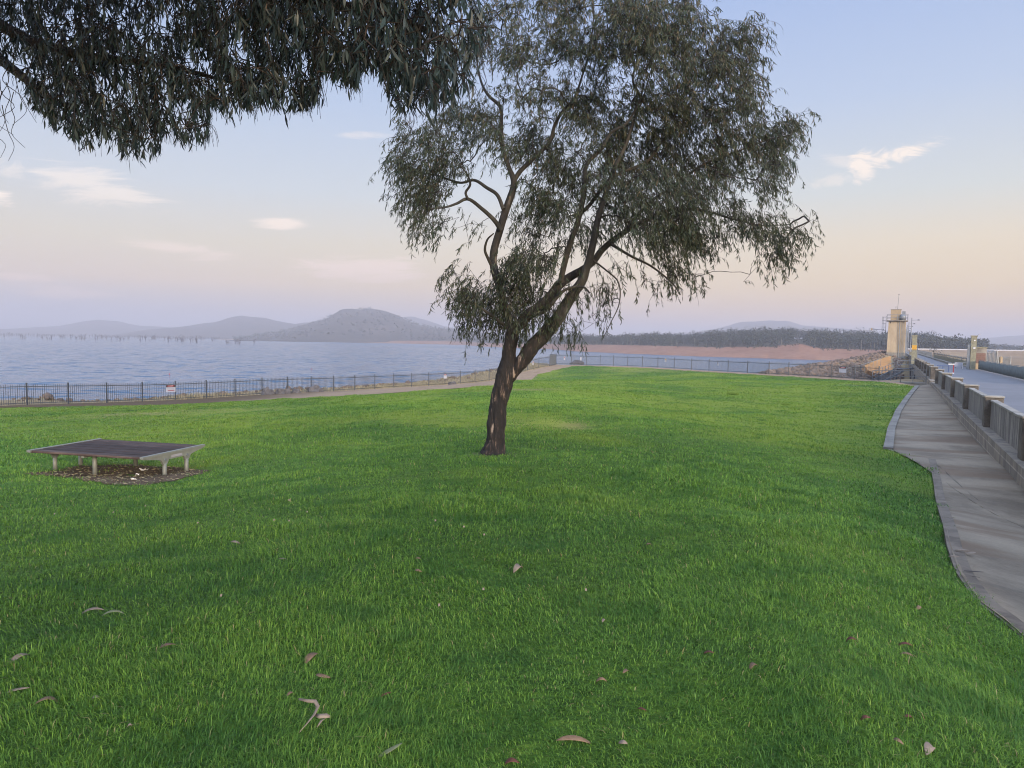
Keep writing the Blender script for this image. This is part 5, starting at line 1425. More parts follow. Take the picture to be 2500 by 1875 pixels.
def leaves(P, ax, L, Wd_, rg, curve=.18):
    """sickle shaped leaves: P base, ax direction"""
    n = len(P); ax = ax / np.linalg.norm(ax, axis=1, keepdims=True); q = rg.normal(0, 1, (n, 3))
    s_ = np.cross(ax, q); s_ /= np.maximum(np.linalg.norm(s_, axis=1, keepdims=True), 1e-9); nn = np.cross(ax, s_)
    L = L[:, None]; Wd_ = Wd_[:, None]; bend = (s_ * rg.normal(0, curve, (n, 1)) + nn * rg.normal(0, curve, (n, 1))) * L
    m1 = P + ax * L * .33 + bend * .3; m2 = P + ax * L * .68 + bend * .75; tip = P + ax * L + bend * 1.5
    V = np.stack([P, m1 - s_ * Wd_ * .5, m1 + s_ * Wd_ * .5, m2 - s_ * Wd_ * .4, m2 + s_ * Wd_ * .4, tip], 1)
    b = (np.arange(n) * 6)[:, None]
    return V.reshape(-1, 3), b + np.array([[1, 2, 4, 3]]), np.concatenate([b + np.array([[0, 2, 1]]), b + np.array([[3, 4, 5]])])
def sprays(starts, outd, rg, m=7, step=.045, lpn=2.4, Lr=(.07, .14), asp=.15, droop=.5, down=1.0, jit=.45):
    """drooping leafy sprays; returns twig segments, leaf bases, axes, lengths"""
    n = len(starts); p = starts.copy(); d = outd + rg.normal(0, .45, (n, 3)); d /= np.linalg.norm(d, axis=1, keepdims=True)
    S0, S1, B, A = [], [], [], []
    for k_ in range(m):
        d = d + np.array([0, 0, -droop]) * rg.uniform(.4, 1.2, (n, 1)) + rg.normal(0, .15, (n, 3)); d /= np.linalg.norm(d, axis=1, keepdims=True)
        p2 = p + d * step * rg.uniform(.7, 1.3, (n, 1)); S0.append(p); S1.append(p2); nl = rg.poisson(lpn, n)
        for j in range(int(nl.max())):
            mk = nl > j; c = mk.sum(); t = rg.random((c, 1)); B.append(p[mk] * (1 - t) + p2[mk] * t)
            A.append(np.array([0, 0, -down]) + d[mk] * .45 + rg.normal(0, jit, (c, 3)))
        p = p2
    B = np.concatenate(B); A = np.concatenate(A); L = rg.uniform(Lr[0], Lr[1], len(B))
    return np.concatenate(S0), np.concatenate(S1), B, A, L, L * asp * rg.uniform(.75, 1.3, len(B))

TD = 14.0
tree_rng = np.random.default_rng(99)
tb = at(1206.6, 1104, TD)
tree = empty('gum_tree', tb, 'leaning gum tree with rough dark trunk and wide airy crown, alone on the lawn', 'tree')
ppm = F / TD
def TP_(px, py, dz_=0.0): return at(px, py, TD + dz_) - tb
def limb(spec, dz0=0.0, dz1=0.0, per=6):
    n = len(spec); ts = np.linspace(0, 1, n)
    P = np.array([TP_(q[0], q[1], dz0 + (dz1 - dz0) * t ** 1.3) for q, t in zip(spec, ts)]); r = np.array([q[2] / ppm for q in spec])
    S_ = spline(np.c_[P, r], per); return S_[:, :3], np.maximum(S_[:, 3], .006)
wood = Wood(); SK = []     # skeleton points
def add_limb(spec, dz0, dz1, n=10, val=(1, 1), amp=.05, per=7):
    P, r = limb(spec, dz0, dz1, per); v = np.linspace(val[0], val[1], len(P)); wood.tube(P, r, v, n, amp, seed=spec[0][0] * .01); SK.append(P)
trunk_spec = [(1203, 1124, 42), (1205, 1107, 31), (1208.5, 1085, 24), (1211.4, 1043, 22.3), (1219.3, 980, 21.3), (1229, 932, 21.5), (1238, 897, 20.5), (1243, 865, 17), (1247.8, 831, 16.5), (1253, 806, 16), (1262, 793, 13)]
P, r = limb(trunk_spec, 0, 0, 26); v = np.clip(np.interp(np.arange(len(P)), [0, len(P) * .82, len(P)], [0, .05, .7]), 0, 1)
wood.tube(P, r, v, 64, np.interp(np.arange(len(P)), [0, len(P)], [.24, .16]), 1.7); SK.append(P[150:])
P, r = limb([(1236, 930, 15), (1246, 915, 16), (1265, 892, 16.5), (1284, 869, 18), (1303, 844, 18), (1325, 821, 17.5), (1347, 796, 16.5), (1366, 771, 15), (1385, 739, 13.8), (1404, 711, 12.3), (1423, 682, 11), (1430, 660, 10), (1439, 632, 9.2), (1449, 590, 8.2), (1457, 547, 7.6), (1470, 500, 6.6), (1483, 460, 6), (1505, 400, 5), (1527, 354, 4.2), (1545, 300, 3), (1570, 240, 2), (1590, 170, 1.3)], .05, -.5, 9)
wood.tube(P, r, np.clip(np.interp(np.arange(len(P)), [0, 32, 60, len(P)], [0, .05, .75, 1]), 0, 1), 22, np.interp(np.arange(len(P)), [0, 45, 70], [.2, .14, .05]), 4.1); SK.append(P[30:])
add_limb([(1256, 800, 13), (1271, 790, 13.5), (1290, 768, 13.5), (1319, 749, 13), (1344, 723, 12), (1366, 695, 11.2), (1392, 676, 10.3), (1420, 660, 9.3), (1449, 638, 8.6), (1472, 608, 7.8), (1517, 572, 6.8), (1578, 537, 5.8), (1640, 512, 4.6), (1720, 515, 3.4), (1790, 535, 2.4), (1860, 550, 1.6), (1930, 548, 1)], 0, .9, 16, (.5, 1), .06)
add_limb([(1252, 806, 9), (1243, 780, 10), (1230, 740, 9.5), (1218.7, 699, 9.3), (1206, 655, 9.6), (1205, 618, 9.4), (1218.7, 567, 9.2), (1234, 516, 9.2), (1251.6, 466, 8.6), (1254, 440, 7.6), (1241, 405, 5.6), (1226, 354, 5), (1223.8, 300, 4.8), (1221, 261, 4.4), (1190, 230, 3.6), (1172, 190, 2.6), (1165, 130, 1.8), (1180, 60, 1.2)], .1, .5, 14, (.4, 1), .05)
add_limb([(1253, 445, 6), (1270, 418, 5.8), (1294, 395, 5.4), (1340, 349, 4.6), (1355, 304, 4.2), (1375, 270, 3.8), (1401, 243, 3.2), (1420, 190, 2.4), (1440, 120, 1.7), (1450, 40, 1.1)], .3, -.6)
add_limb([(1223, 562, 6), (1206, 537, 5.5), (1178, 511, 4.8), (1143, 486, 4), (1115, 497, 3), (1087, 506, 2.2), (1050, 510, 1.2)], .1, -.7)
add_limb([(1143, 487, 3.2), (1137, 470, 3), (1148, 450, 2.8), (1140, 425, 2.2), (1120, 400, 1.4)], -.3, -.5)
add_limb([(1229, 511, 5), (1214, 476, 4.6), (1188, 458, 4.2), (1158, 440, 3.6), (1122, 446, 3), (1072, 430, 2.1), (1020, 420, 1.2)], .1, .8)
add_limb([(1203, 655, 4), (1192, 632, 3.8), (1184, 610, 3.2), (1190, 585, 2.4), (1205, 570, 1.6)], .1, -.3)
add_limb([(1368, 690, 7), (1376, 653, 7), (1386, 615, 7), (1396, 582, 7), (1408, 550, 6.8), (1416, 521, 6.4), (1426, 471, 5.8), (1431, 405, 5.2), (1467, 365, 4.4), (1492, 324, 3.8), (1530, 300, 2.8), (1560, 250, 2.2), (1573, 200, 1.5)], 0, -.9)
add_limb([(1416, 521, 5), (1440, 500, 4.8), (1478, 450, 4.4), (1520, 420, 4), (1578, 395, 3.6), (1620, 340, 3), (1650, 300, 2.4), (1690, 240, 1.5), (1730, 170, 1)], -.1, 1.1)
add_limb([(1520, 570, 4.5), (1580, 500, 4), (1650, 450, 3.3), (1720, 400, 2.8), (1800, 370, 2.2), (1880, 340, 1.4), (1930, 330, .9)], .4, -.4)
add_limb([(1492, 596, 4), (1540, 625, 3.2), (1590, 650, 2.6), (1640, 690, 1.8), (1660, 720, 1)], .2, -.5)
add_limb([(1290, 770, 5), (1330, 760, 4.4), (1376, 710, 3.6), (1420, 700, 2.8), (1440, 715, 2)], -.1, -.6)
add_limb([(1238, 800, 5), (1200, 770, 4), (1160, 745, 3), (1130, 740, 2), (1110, 735, 1.2)], 0, -.5)
add_limb([(1440, 630, 3), (1480, 660, 2), (1510, 690, 1.7), (1512, 740, 1.4), (1490, 790, 1), (1470, 830, .8)], -.2, -.6)
add_limb([(1573, 253, 3.4), (1555, 220, 3), (1545, 190, 2.2), (1560, 130, 1.5)], -.4, -.8)
# crown masses: centre x, y, radii (in the scale of a half width close-up), how full
CM = [(250,720,180,160,.9),(170,850,110,140,.8),(230,1000,110,120,.9),(260,1110,80,60,.8),(420,620,150,110,.9),(380,780,130,100,.45),(440,1110,70,60,.55),(330,900,120,90,.5),
 (600,80,160,110,.8),(480,230,140,150,.8),(700,260,140,150,.85),(720,450,110,100,.7),(560,550,120,80,.7),(580,700,120,100,.75),
 (850,90,170,130,.85),(900,290,140,150,.95),(1080,180,170,160,.9),(1250,110,170,150,1),(1400,150,170,140,1),(1480,50,100,90,.8),(1000,20,200,60,.7),(1300,20,200,50,.8),(1350,290,190,150,1),(1550,330,170,150,1),(1720,330,150,150,.95),(1790,200,85,85,.95),(1780,440,110,110,.8),(1660,200,90,90,.55),
 (900,520,140,110,.8),(1050,470,140,140,.75),(1150,640,170,140,1),(1350,540,190,140,1),(1540,530,190,140,1),(1700,560,140,120,.9),(830,830,120,110,.9),(880,930,150,105,1.2),(1050,840,160,140,.95),(1250,790,190,150,1),(1450,750,210,160,1.1),(1650,750,170,140,1),(1850,680,160,120,1),(1950,640,95,85,.95),(1950,770,100,85,1),(1860,850,100,80,1),(1870,940,50,50,.6),(740,700,120,100,.9),
 (1150,990,170,120,1),(1350,970,210,140,1.15),(1550,940,190,140,1.05),(1400,1130,190,110,1.1),(1550,1160,140,110,1),(1300,1110,170,90,1),(1450,1280,110,100,.85),(1370,1400,50,50,.6),(1540,1380,40,50,.5),(1700,1080,110,90,.9),(1850,1110,140,66,1),(2000,1110,110,62,1),(1930,1230,100,72,1.1),(1050,1120,100,90,.8),(900,1040,95,95,1.05),(950,1180,80,80,.6),
 (800,1220,90,80,.8),(720,1320,125,95,1.4),(600,1410,165,125,1.25),(450,1410,105,105,1.1),(500,1530,125,85,1.2),(650,1530,115,85,1.5),(760,1410,90,60,.9),(400,1340,60,40,.7),(700,1240,90,70,.85),
 (960,1370,80,60,.6),(1060,1390,90,80,.6),(1100,1490,50,80,.55),(1100,1580,20,30,.4),(830,1540,85,60,1.1),(920,1590,55,55,1.3),(1000,1500,40,40,.3),(880,1480,60,50,.6),(800,980,115,115,1),(760,1120,90,80,.7),(830,720,120,110,1),(960,600,120,120,.8),(1270,1330,16,40,.15),(1800,1290,14,40,.15),(1150,1290,60,50,.35)]
ST, SO = [], []; tcen = TP_(1400, 560)
for cx, cy_, rx, ry, full in CM:
    px, py = 920 + cx / 1.975, cy_ / 1.975; rpx, rpy = rx / 1.975, ry / 1.975
    dspread = min(1.6, .35 + .9 * (rpx + rpy) / 2 / ppm); dz0 = tree_rng.normal(0, .55) * np.interp(py, [0, 650, 800], [1.5, 1.1, .4])
    k_ = max(4, int(full * rpx * rpy * 3.14159 / 87))
    nclump = max(2, k_ // 9); u = tree_rng.normal(0, 1, (nclump, 3)); u /= np.linalg.norm(u, axis=1, keepdims=True); u *= (tree_rng.random((nclump, 1)) ** .4) * .92
    for uu_ in u:
        c = TP_(px + uu_[0] * rpx, py + uu_[2] * rpy - 10, dz0 + uu_[1] * dspread); m_ = max(2, int(k_ / nclump * tree_rng.uniform(.4, 1.6)))
        ST.append(c + tree_rng.normal(0, .15, (m_, 3))); o = c - tcen; SO.append(np.tile(o / np.linalg.norm(o), (m_, 1)))
CC = np.array([s_.mean(0) for s_ in ST])
# grow thin branches from the limbs to every leafy clump
SKP = np.concatenate(SK); dist = np.array([np.min(((SKP - c) ** 2).sum(1)) for c in CC]); nodes = [tuple(p) for p in SKP]; NP_ = SKP.copy(); par = [-1] * len(SKP)
segs = []; load = np.zeros(len(SKP) + len(CC) * 6 + 10); order = np.argsort(dist)
pool = np.empty((len(SKP) + len(CC) * 6, 3)); pool[:len(SKP)] = SKP; npool = len(SKP); paths = []
for i in order:
    c = CC[i]; dd = pool[:npool] - c; cost = (dd ** 2).sum(1) + .6 * np.maximum(dd[:, 2], 0) ** 2; j = int(np.argmin(cost)); a_ = pool[j]; L_ = np.linalg.norm(c - a_)
    if L_ < .05: continue
    n_ = 6; t = np.linspace(0, 1, n_ + 1)[:, None]; w_ = np.sin(np.pi * t) * L_ * .13
    path = a_ * (1 - t) + c * t + w_ * tree_rng.normal(0, .6, 3) + np.array([0, 0, 1.0]) * w_ * .9; path[1:-1] += tree_rng.normal(0, .012, (n_ - 1, 3))
    idx = [j]
    for q in path[1:]: pool[npool] = q; par.append(idx[-1]); idx.append(npool); npool += 1
    paths.append(idx)
load = np.zeros(npool)
for i in range(npool - 1, len(SKP) - 1, -1):
    load[i] += .35
    if par[i] >= len(SKP): load[par[i]] += load[i] - .2
for idx in paths:
    rr_ = [.0045 * max(load[i], .3) ** .45 for i in idx[1:]]; rr_ = [rr_[0]] + rr_
    wood.tube(pool[idx], rr_, .8, 5)
ST = np.concatenate(ST); SO = np.concatenate(SO)
own = np.array([np.argmin(((CC - p) ** 2).sum(1)) for p in ST]); wood.twigs(CC[own], ST, .0045, .003, .6)
S0, S1, B, A, L, Wl = sprays(ST, SO + np.array([0, 0, .15]), tree_rng, m=7, step=.05, lpn=2.3, Lr=(.06, .122), asp=.14, droop=.45)
wood.twigs(S0, S1, .0026, .002, .5)
Vl, Q4, T3 = leaves(B, A, L, Wl, tree_rng)
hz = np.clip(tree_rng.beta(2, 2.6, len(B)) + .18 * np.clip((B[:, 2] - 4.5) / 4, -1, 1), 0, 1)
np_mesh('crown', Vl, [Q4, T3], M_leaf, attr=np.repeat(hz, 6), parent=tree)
wood.build('trunk', M_bark, tree)
print('tree leaves', len(B))

# ------------------------------------------------------------------ gum tree beside the viewer whose boughs hang into the view
og_ = np.random.default_rng(2024)
ob = np.array([-6.6, 1.2, tps(np.array([-6.6]), np.array([1.2]))[0]])
tree2 = empty('gum_tree', ob, 'near gum tree whose dense dark drooping boughs hang across the upper sky', 'tree')
w2 = Wood()
def O_(px, py, Y): return at(px, py, Y) - ob
ENV = [(-60,170),(0,165),(20,200),(55,248),(105,300),(110,318),(170,345),(205,385),(255,368),(300,400),(390,390),(400,335),(440,368),(510,355),(512,275),(560,300),(600,285),(640,272),(700,290),(780,268),(782,195),(830,225),(868,232),(880,190),(910,185),(945,255),(955,292),(1000,286),(1075,285),(1100,262),(1092,305),(1130,245),(1165,232),(1160,180),(1190,120),(1215,110),(1190,60),(1165,20),(1155,-40),(1150,-300),(-60,-300)]
def depth_at(px): return np.interp(px, [-100, 300, 700, 900, 1200], [7.6, 7.2, 6.3, 5.4, 5.0])
limbs2 = [[(-6.6 + 6.6, 0, -.3), (0.1, .1, 1.2), (.3, .3, 2.6), (.5, .6, 3.6)]]
w2.tube(spline(np.array([(0, 0, -.3), (.05, .05, 1.2), (.2, .3, 2.6), (.4, .6, 3.7)]), 10), np.interp(np.arange(31), [0, 3, 30], [.42, .33, .22]), 0.05, 18, .12)
fork = np.array([.4, .6, 3.6]); K2 = []
for tgt in ([O_(-250, -150, 7.2), O_(0, 60, 7.4), O_(180, 130, 7.3), O_(400, 160, 7.0), O_(560, 200, 6.8)],
            [O_(-200, -420, 6.6), O_(250, -180, 6.8), O_(620, -40, 6.4), O_(860, 20, 5.7), O_(1010, 60, 5.3), O_(1120, 130, 5.1)],
            [O_(-150, 40, 7.7), O_(20, 160, 7.7), O_(110, 230, 7.5), O_(220, 290, 7.4)],
            [O_(-100, -800, 6), O_(600, -600, 5.6), O_(1000, -250, 5.2), O_(1100, -80, 5.0)],
            [np.array([3, -1, 5.4]), np.array([6, -1.5, 6.0]), np.array([8.5, -2.5, 6.2])], [np.array([3, 2.0, 6]), np.array([6, 3.0, 7]), np.array([8.5, 4.0, 7.4])],
            [np.array([-2, 1.0, 6]), np.array([-3.5, 2.0, 7])], [np.array([2.5, 4.5, 5.6]), np.array([3.5, 7.5, 6.4])]):
    P = spline(np.vstack([fork, fork + (tgt[0] - fork) * .45 + [0, 0, .35], tgt]), 8); w2.tube(P, np.linspace(.11, .012, len(P)), .1, 8, .06); K2.append(P)
K2 = np.concatenate(K2)
# boughs seen in the picture
cand = np.c_[og_.uniform(-60, 1215, 18000), og_.uniform(-260, 400, 18000)]
ins = in_poly(cand[:, 0], cand[:, 1] + 42, ENV) & in_poly(cand[:, 0], cand[:, 1], ENV)
cand = cand[ins]
f_ = wob(cand[:, 0] * .03, cand[:, 1] * .035) ; pr = np.where(cand[:, 0] > 1080, .42, np.where(cand[:, 0] > 780, .8, 1.0)) * np.where(cand[:, 0] < 80, .7, 1) * np.where(f_ < -.35, .25, 1)
cand = cand[og_.random(len(cand)) < pr][:5600]
ST = np.array([at(a_, b_, depth_at(a_) + og_.normal(0, .45)) for a_, b_ in cand]) - ob
SO = np.tile(np.array([.35, .1, -.25]), (len(ST), 1))
S0, S1, B, A, L, Wl = sprays(ST, SO, og_, m=6, step=.035, lpn=1.05, Lr=(.055, .13), asp=.15, droop=.7, down=1.3, jit=.42)
tipx, tipy = proj(B + A / np.linalg.norm(A, axis=1, keepdims=True) * L[:, None] + ob); ok = in_poly(tipx, tipy, ENV) | (og_.random(len(B)) < .04)
B, A, L, Wl = B[ok], A[ok], L[ok], Wl[ok]
near_k = np.array([np.argmin(((K2 - p) ** 2).sum(1)) for p in ST]); far_ok = np.linalg.norm(K2[near_k] - ST, axis=1)
# twigs: chain each spray to a nearby spray nearer to a limb, so that they hang from real boughs
ordr = np.argsort(far_ok); done = list(K2); a0, a1 = [], []
arr = np.empty((len(K2) + len(ST), 3)); arr[:len(K2)] = K2; na = len(K2)
for i in ordr:
    dd = ((arr[:na] - ST[i]) ** 2).sum(1) + .5 * np.maximum(ST[i][2] - arr[:na][:, 2], 0); j = int(np.argmin(dd)); a0.append(arr[j].copy()); a1.append(ST[i]); arr[na] = ST[i]; na += 1
w2.twigs(np.array(a0), np.array(a1), .005, .004, 0.0)
w2.twigs(S0, S1, .002, .0015, 0.0)
# bare hanging twigs at the far left
for k_ in range(9):
    x0 = og_.uniform(-10, 38); y0_ = og_.uniform(150, 260); pts_ = [O_(x0 + og_.normal(0, 6) + t * og_.normal(3, 8), y0_ + t * 34, 7.4) for t in range(5)]
    w2.tube(spline(np.array(pts_), 4), np.linspace(.005, .002, 17), .9, 4)
# the rest of the crown, above and behind the view
n_ = 3300; u = og_.normal(0, 1, (n_, 3)); u /= np.linalg.norm(u, axis=1, keepdims=True); u *= og_.random((n_, 1)) ** .45
ST2 = np.array([3.6, 1.2, 7.3]) + u * np.array([6.6, 6.2, 2.4]); qx, qy = proj(ST2 + ob); inv = (ST2 + ob)[:, 1] > .3
ST2 = ST2[~(inv & (qy > -150) & (qx > -300) & (qx < 2800))]
S0b, S1b, B2, A2, L2, Wl2 = sprays(ST2, np.tile(np.array([.2, .1, .1]), (len(ST2), 1)), og_, m=5, step=.07, lpn=1.6, Lr=(.14, .26), asp=.2, droop=.5)
w2.twigs(S0b, S1b, .004, .003, .3)
nk = np.array([np.argmin(((K2 - p) ** 2).sum(1)) for p in ST2]); w2.twigs(K2[nk], ST2, .014, .005, .3)
B, A, L, Wl = np.concatenate([B, B2]), np.concatenate([A, A2]), np.concatenate([L, L2]), np.concatenate([Wl, Wl2])
Vl, Q4, T3 = leaves(B, A, L, Wl, og_, .16)
np_mesh('crown', Vl, [Q4, T3], M_leafn, attr=np.repeat(og_.beta(1.6, 2.6, len(B)), 6), parent=tree2)
w2.build('trunk', M_bark, tree2)
print('near leaves', len(B))

# ------------------------------------------------------------------ fallen leaves and bark on the lawn
M_ftan = plain('dry_leaf_tan', (0.15, 0.095, 0.055), .7, 0, .25, 30)
M_fpale = plain('dry_leaf_pale', (0.19, 0.15, 0.11), .7, 0, .2, 30)
M_fred = plain('dry_leaf_red', (0.10, 0.035, 0.02), .7, 0, .3, 30)
M_fgreen = plain('dry_leaf_green', (0.13, 0.15, 0.075), .7, 0, .2, 30)
def blade_leaf(L, Wd_, bend, lift, curl, n=9):
    vs = []; fs = []
    for i in range(n):
        t = i / (n - 1); w_ = Wd_ * .5 * math.sin(math.pi * min(1, max(.0, t)) ** .8) ** .8 + .0008; x_ = (t - .5) * L; y_ = bend * L * (4 * (t - .5) ** 2); z_ = lift * (1 - (2 * t - 1) ** 2) + curl * t * t
        vs += [(x_, y_ - w_, z_ + w_ * .5), (x_, y_, z_), (x_, y_ + w_, z_ + w_ * .5)]
    for i in range(n - 1):
        for j in (0, 1): fs.append((3 * i + j, 3 * i + 3 + j, 3 * i + 4 + j, 3 * i + 1 + j))
    return vs, fs
lr = random.Random(12)
GRP = 'fallen leaves and bark scattered on the near lawn'
def fallen(px, py, plen, ang, mat, label, wr_=.24, name='fallen_leaf', bend=None, lift=None):
    P = hit(px, py); d_ = np.linalg.norm(P - EYE); L = plen / F * d_ * .85
    vs, fs = blade_leaf(L, L * wr_, lr.uniform(-.15, .15) if bend is None else bend, lr.uniform(.008, .022) if lift is None else lift, lr.uniform(0, .015))
    o = raw(name, vs, fs, mat, smooth=True); m_ = o.modifiers.new('thick', 'SOLIDIFY'); m_.thickness = .0015
    o.location = (P[0], P[1], lawn_h(P[0:1], P[1:2])[0] + .004 + .0012 * d_); o.rotation_euler = (lr.uniform(-.2, .2) + .25, lr.uniform(-.25, .25), rad(ang))
    return tag(o, label, 'leaf', GRP)
fallen(760, 1615, 46, 55, M_ftan, 'broad tan leaf standing tilted in the grass above the forked bark strip', .42)
fallen(788, 1660, 46, -14, M_ftan, 'slender curled tan leaf just below the broad tan one', .2, bend=.12)
fallen(407, 1587, 42, 28, M_ftan, 'pointed tan leaf alone between the platform seat and the bottom edge', .26)
fallen(45, 1615, 46, 62, M_fpale, 'pale upright leaf close to the left border, above the tan pair', .25)
fallen(40, 1695, 62, -3, M_fpale, 'long flat pale strip at the left border', .1, 'bark_strip')
fallen(116, 1722, 50, 25, M_ftan, 'tan leaf just below the long pale strip', .22)
fallen(232, 1713, 20, 5, M_fpale, 'tiny white curled scrap right of the tan leaf near the left border', .5)
fallen(226, 1497, 62, 5, M_fpale, 'bent pale greenish leaf, left one of the pair under the platform seat', .13, bend=-.1)
fallen(278, 1504, 52, 17, M_fgreen, 'dull green leaf, right one of the pair under the platform seat', .17)
fallen(576, 1330, 32, -4, M_fpale, 'cream leaf beside a small white twig in the middle grass', .24)
fallen(690, 1372, 28, 2, M_fpale, 'thin pale leaf right of the cream leaf in the middle grass', .15)
fallen(1020, 1369, 16, -4, M_ftan, 'small tan leaf, upper one of two in line below the tree', .4)
fallen(1020, 1400, 26, -28, M_ftan, 'tan leaf, lower one of two in line below the tree', .32)
fallen(1264, 1398, 40, 50, M_fpale, 'big pale bark curl standing in the grass right of the tree foot', .45, 'bark_curl', lift=.04)
fallen(1473, 1521, 20, 70, M_fpale, 'small whitish leaf below and right of the big bark curl', .35)
fallen(1583, 1334, 18, -4, M_ftan, 'small pinkish tan leaf near the dark grass hollows', .3)
fallen(1527, 1646, 28, 48, M_ftan, 'curved pale tan leaf in the right half, above a flat one', .3)
fallen(1468, 1669, 30, -3, M_ftan, 'flat tan leaf just below the curved pale tan one', .25)
fallen(1838, 1637, 26, 22, M_ftan, 'short thick tan leaf standing alone right of centre', .45)
fallen(1730, 1602, 30, -18, M_fred, 'dark red brown leaf half sunk in grass right of centre', .3)
fallen(2078, 1572, 26, -28, M_fred, 'red brown leaf left of the two lying side by side', .38)
fallen(2208, 1582, 34, -22, M_fred, 'red brown leaf lying just above a pale tan one', .22)
fallen(2212, 1606, 34, -6, M_ftan, 'pale tan leaf lying just below a red brown one', .24)
fallen(2242, 1489, 24, 48, M_ftan, 'orange tan leaf in the grass closest to the drain', .35)
fallen(1566, 1742, 30, -50, M_fred, 'narrow brown leaf pointing down the slope', .2)
fallen(2112, 1761, 24, -8, M_fred, 'brown leaf in the lower right grass, left of a similar one', .35)
fallen(2217, 1759, 22, 8, M_fred, 'brown leaf in the lower right grass, right of a similar one', .35)
fallen(1402, 1815, 100, 8, M_ftan, 'long narrow brown bark strip near the bottom edge', .13, 'bark_strip', bend=-.05)
fallen(1520, 1823, 24, -8, M_fpale, 'small pale chip right of the long narrow bark strip', .4)
fallen(2191, 1818, 28, -55, M_ftan, 'small orange brown leaf left of the big pale one', .3)
fallen(2262, 1838, 50, 42, M_fpale, 'big pale cream leaf near the bottom right corner', .4)
fallen(955, 1845, 70, 30, M_fgreen, 'long dull green leaf near the bottom edge', .15)
fallen(706, 1703, 18, 42, M_ftan, 'little tan leaf above the forked bark strip, left of it', .35)
fallen(941, 1703, 34, 35, M_fred, 'thin dark brown leaf right of the forked bark strip', .14)
fallen(1250, 1868, 40, -10, M_fred, 'brown leaf cut by the bottom edge near the middle', .3)
fallen(316, 1780, 12, 20, M_fpale, 'tiny white chip below the tan leaf near the left border', .4)
# forked bark strip
P = hit(757, 1782); mb = MB(); k_ = np.linalg.norm(P - EYE) / F
def fs2(pts, w):
    vs = []; fs = []
    for i, (x_, y_) in enumerate(pts):
        a_, b_ = pts[max(i - 1, 0)], pts[min(i + 1, len(pts) - 1)]; dx_, dy_ = b_[0] - a_[0], b_[1] - a_[1]; l = math.hypot(dx_, dy_); nx_, ny_ = -dy_ / l, dx_ / l
        ww = w * (1 - .75 * abs(2 * i / (len(pts) - 1) - 1) ** 2); z_ = .012 * math.sin(3.1 * i / (len(pts) - 1))
        for s_ in (-1, 1): vs.append((x_ * k_ + nx_ * ww * s_ * k_, y_ * k_ * 1.75 + ny_ * ww * s_ * k_, z_ + .004 * s_))
    for i in range(len(pts) - 1): fs.append((2 * i, 2 * i + 2, 2 * i + 3, 2 * i + 1))
    mb.add(vs, fs)
fs2([(-38, 27), (-15, 22), (2, 20), (12, 10), (10, -2), (2, -14), (-8, -28)], 4); fs2([(9, 0), (24, -5), (37, -4), (44, -2)], 5); fs2([(36, -4), (30, -12), (24, -20)], 4)
o = mb.build('bark_strip', M_fpale, smooth=True); m_ = o.modifiers.new('thick', 'SOLIDIFY'); m_.thickness = .002
o.location = (P[0], P[1], lawn_h(P[0:1], P[1:2])[0] + .065); o.rotation_euler = (.22, 0, 0)
tag(o, 'forked pale bark strip with three arms on the near lawn', 'bark', GRP)
# scraps on the drain and under the platform
for px, py, pl, a_, lab in ((2350, 1347, 26, -10, 'white bark flake on the drain, left of its white neighbour'), (2373, 1354, 26, 20, 'white bark flake on the drain, right of its white neighbour'), (2329, 1362, 20, -15, 'white flake on the soil strip beside the drain'),
                          (2390, 1385, 20, 0, 'thin pale twig lying farther into the drain'), (2378, 1399, 34, -22, 'dark forked twig lying across the drain joint'), (2382, 1412, 14, -40, 'small white flake below the dark twig on the drain'),
                          (2306, 1228, 12, 5, 'tiny white flake on the soil strip, upper end'), (2324, 1266, 12, 0, 'tiny white flake on the drain joint below the rust stain')):
    P = hit(px, py, lambda x_, y_: tps(x_, y_) + .07); d_ = np.linalg.norm(P - EYE); L = pl / F * d_
    vs, fs = blade_leaf(L, L * (.3 if 'twig' not in lab else .08), .1, .006, .01); o = raw('bark_flake' if 'twig' not in lab else 'twig', vs, fs, M_fpale if 'dark' not in lab else M_dead, smooth=True)
    m_ = o.modifiers.new('thick', 'SOLIDIFY'); m_.thickness = .002; o.location = (P[0], P[1], P[2] + .006); o.rotation_euler = (.1, 0, rad(a_)); tag(o, lab, 'bark', 'bark flakes and twigs on the drain')
for px, py, pl, lab in ((352, 1152, 20, 'crumpled white paper scrap under the platform seat'), (336, 1165, 8, 'tiny white paper scrap in front of the crumpled one'), (327, 1176, 13, 'pale paper scrap at the front of the bare soil')):
    P = hit(px, py); L = pl / F * P[1]; mb = MB(); q = random.Random(px)
    n_ = 5; vs = [(L * (i / (n_ - 1) - .5), L * .5 * (j / 2 - .5), q.uniform(0, .05)) for j in range(3) for i in range(n_)]
    mb.add(vs, [(j * n_ + i, j * n_ + i + 1, (j + 1) * n_ + i + 1, (j + 1) * n_ + i) for j in range(2) for i in range(n_ - 1)]); o = mb.build('paper_scrap', M_white); m_ = o.modifiers.new('thick', 'SOLIDIFY'); m_.thickness = .002
    o.location = (P[0], P[1], lawn_h(P[0:1], P[1:2])[0] + .03); tag(o, lab, 'paper', 'paper scraps under the platform seat')
V = []
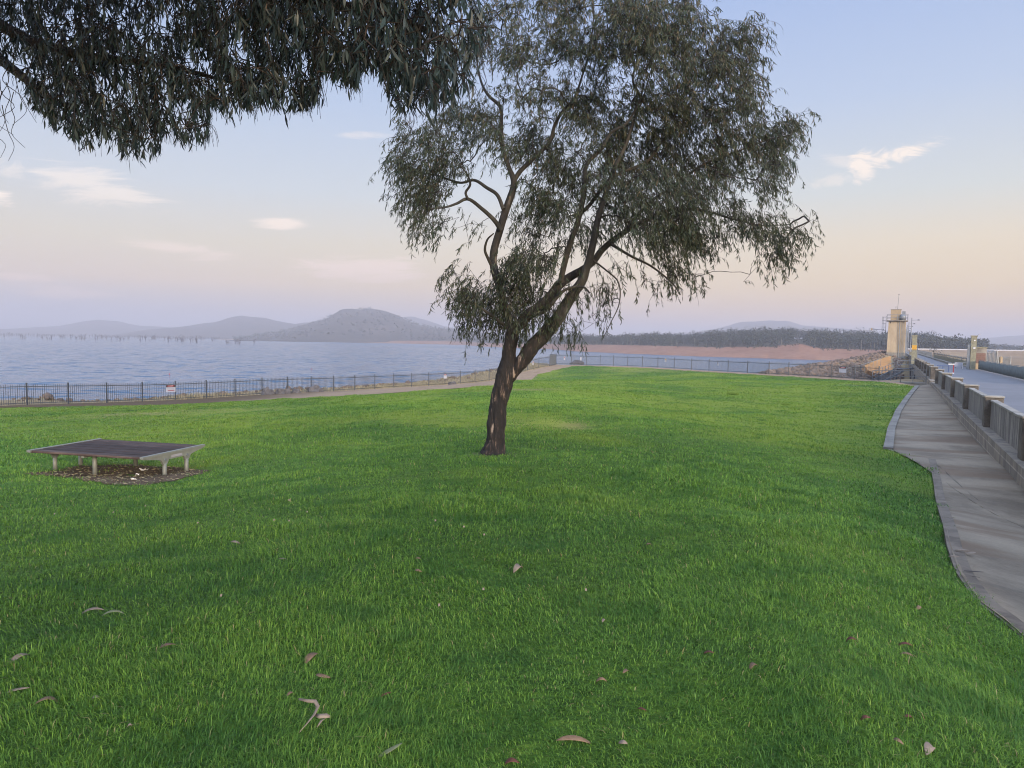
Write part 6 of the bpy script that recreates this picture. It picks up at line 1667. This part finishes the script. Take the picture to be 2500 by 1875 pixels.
for px, py in ((133, 1266), (277, 1262), (355, 1246), (705, 1232), (750, 1262), (706, 1285), (669, 1283), (1182, 1322), (1132, 1302), (1430, 1462), (1180, 1460), (706, 1232), (483, 1290), (1063, 1286), (540, 1476), (1072, 1500)):
    P = hit(px, py); s_ = .004 + .0005 * P[1]; z_ = lawn_h(P[0:1], P[1:2])[0] + .055
    V += [(P[0] - s_, P[1] - s_, z_), (P[0] + s_, P[1] - s_, z_), (P[0] + s_, P[1] + s_, z_ + .012), (P[0] - s_, P[1] + s_, z_ + .012)]
o = np_mesh('clover_flowers', np.array(V), [np.arange(len(V)).reshape(-1, 4)], M_fpale); tag(o, 'tiny white clover flowers dotted through the lawn', 'flowers', kind='stuff')

# dark tufts standing out of the far lawn
def tuft(px, py, wpx, label):
    P = hit(px, py); w_ = wpx / F * P[1]; q = np.random.default_rng(int(px)); n_ = 260
    a_ = q.uniform(0, 6.3, n_); rr_ = w_ * .5 * np.sqrt(q.random(n_)); bx, by = np.cos(a_) * rr_, np.sin(a_) * rr_; hh_ = w_ * q.uniform(.25, .6, n_) * (1.1 - rr_ / w_)
    lx_, ly_ = np.cos(a_) * w_ * .25 + q.normal(0, .03, n_), np.sin(a_) * w_ * .25 + q.normal(0, .03, n_); z_ = np.zeros(n_) - .03
    V = np.stack([np.c_[bx - .008, by, z_], np.c_[bx + .008, by, z_], np.c_[bx + lx_, by + ly_, z_ + hh_]], 1)
    o = np_mesh('grass_tuft', V.reshape(-1, 3), [np.arange(n_ * 3).reshape(-1, 3)], M_blade, attr=np.repeat(q.uniform(0, .25, n_), 3)); o.location = P; tag(o, label, 'grass tuft', 'dark grass tufts on the far lawn')
tuft(1789, 964, 24, 'broader dark grass tuft on the far lawn, nearer the crest')
tuft(1918, 989, 16, 'small dark grass tuft on the far lawn, nearer the drain')

# ------------------------------------------------------------------ haze
HZ = 4.5e-4
hb = MB().box((0, 3550, (E - 14.5 + 132) / 2), (15000, 7900, 132 - (E - 14.5)))
hm = bpy.data.materials.new('haze_air'); hm.use_nodes = True; ht = hm.node_tree; ht.nodes.clear()
ho = ht.nodes.new('ShaderNodeOutputMaterial'); hv = ht.nodes.new('ShaderNodeVolumePrincipled'); ht.links.new(hv.outputs[0], ho.inputs['Volume'])
hv.inputs['Color'].default_value = (0.59, 0.605, 0.68, 1); hv.inputs['Density'].default_value = HZ; hv.inputs['Anisotropy'].default_value = 0.0
hz_o = hb.build('haze', hm); tag(hz_o, kind='stuff')
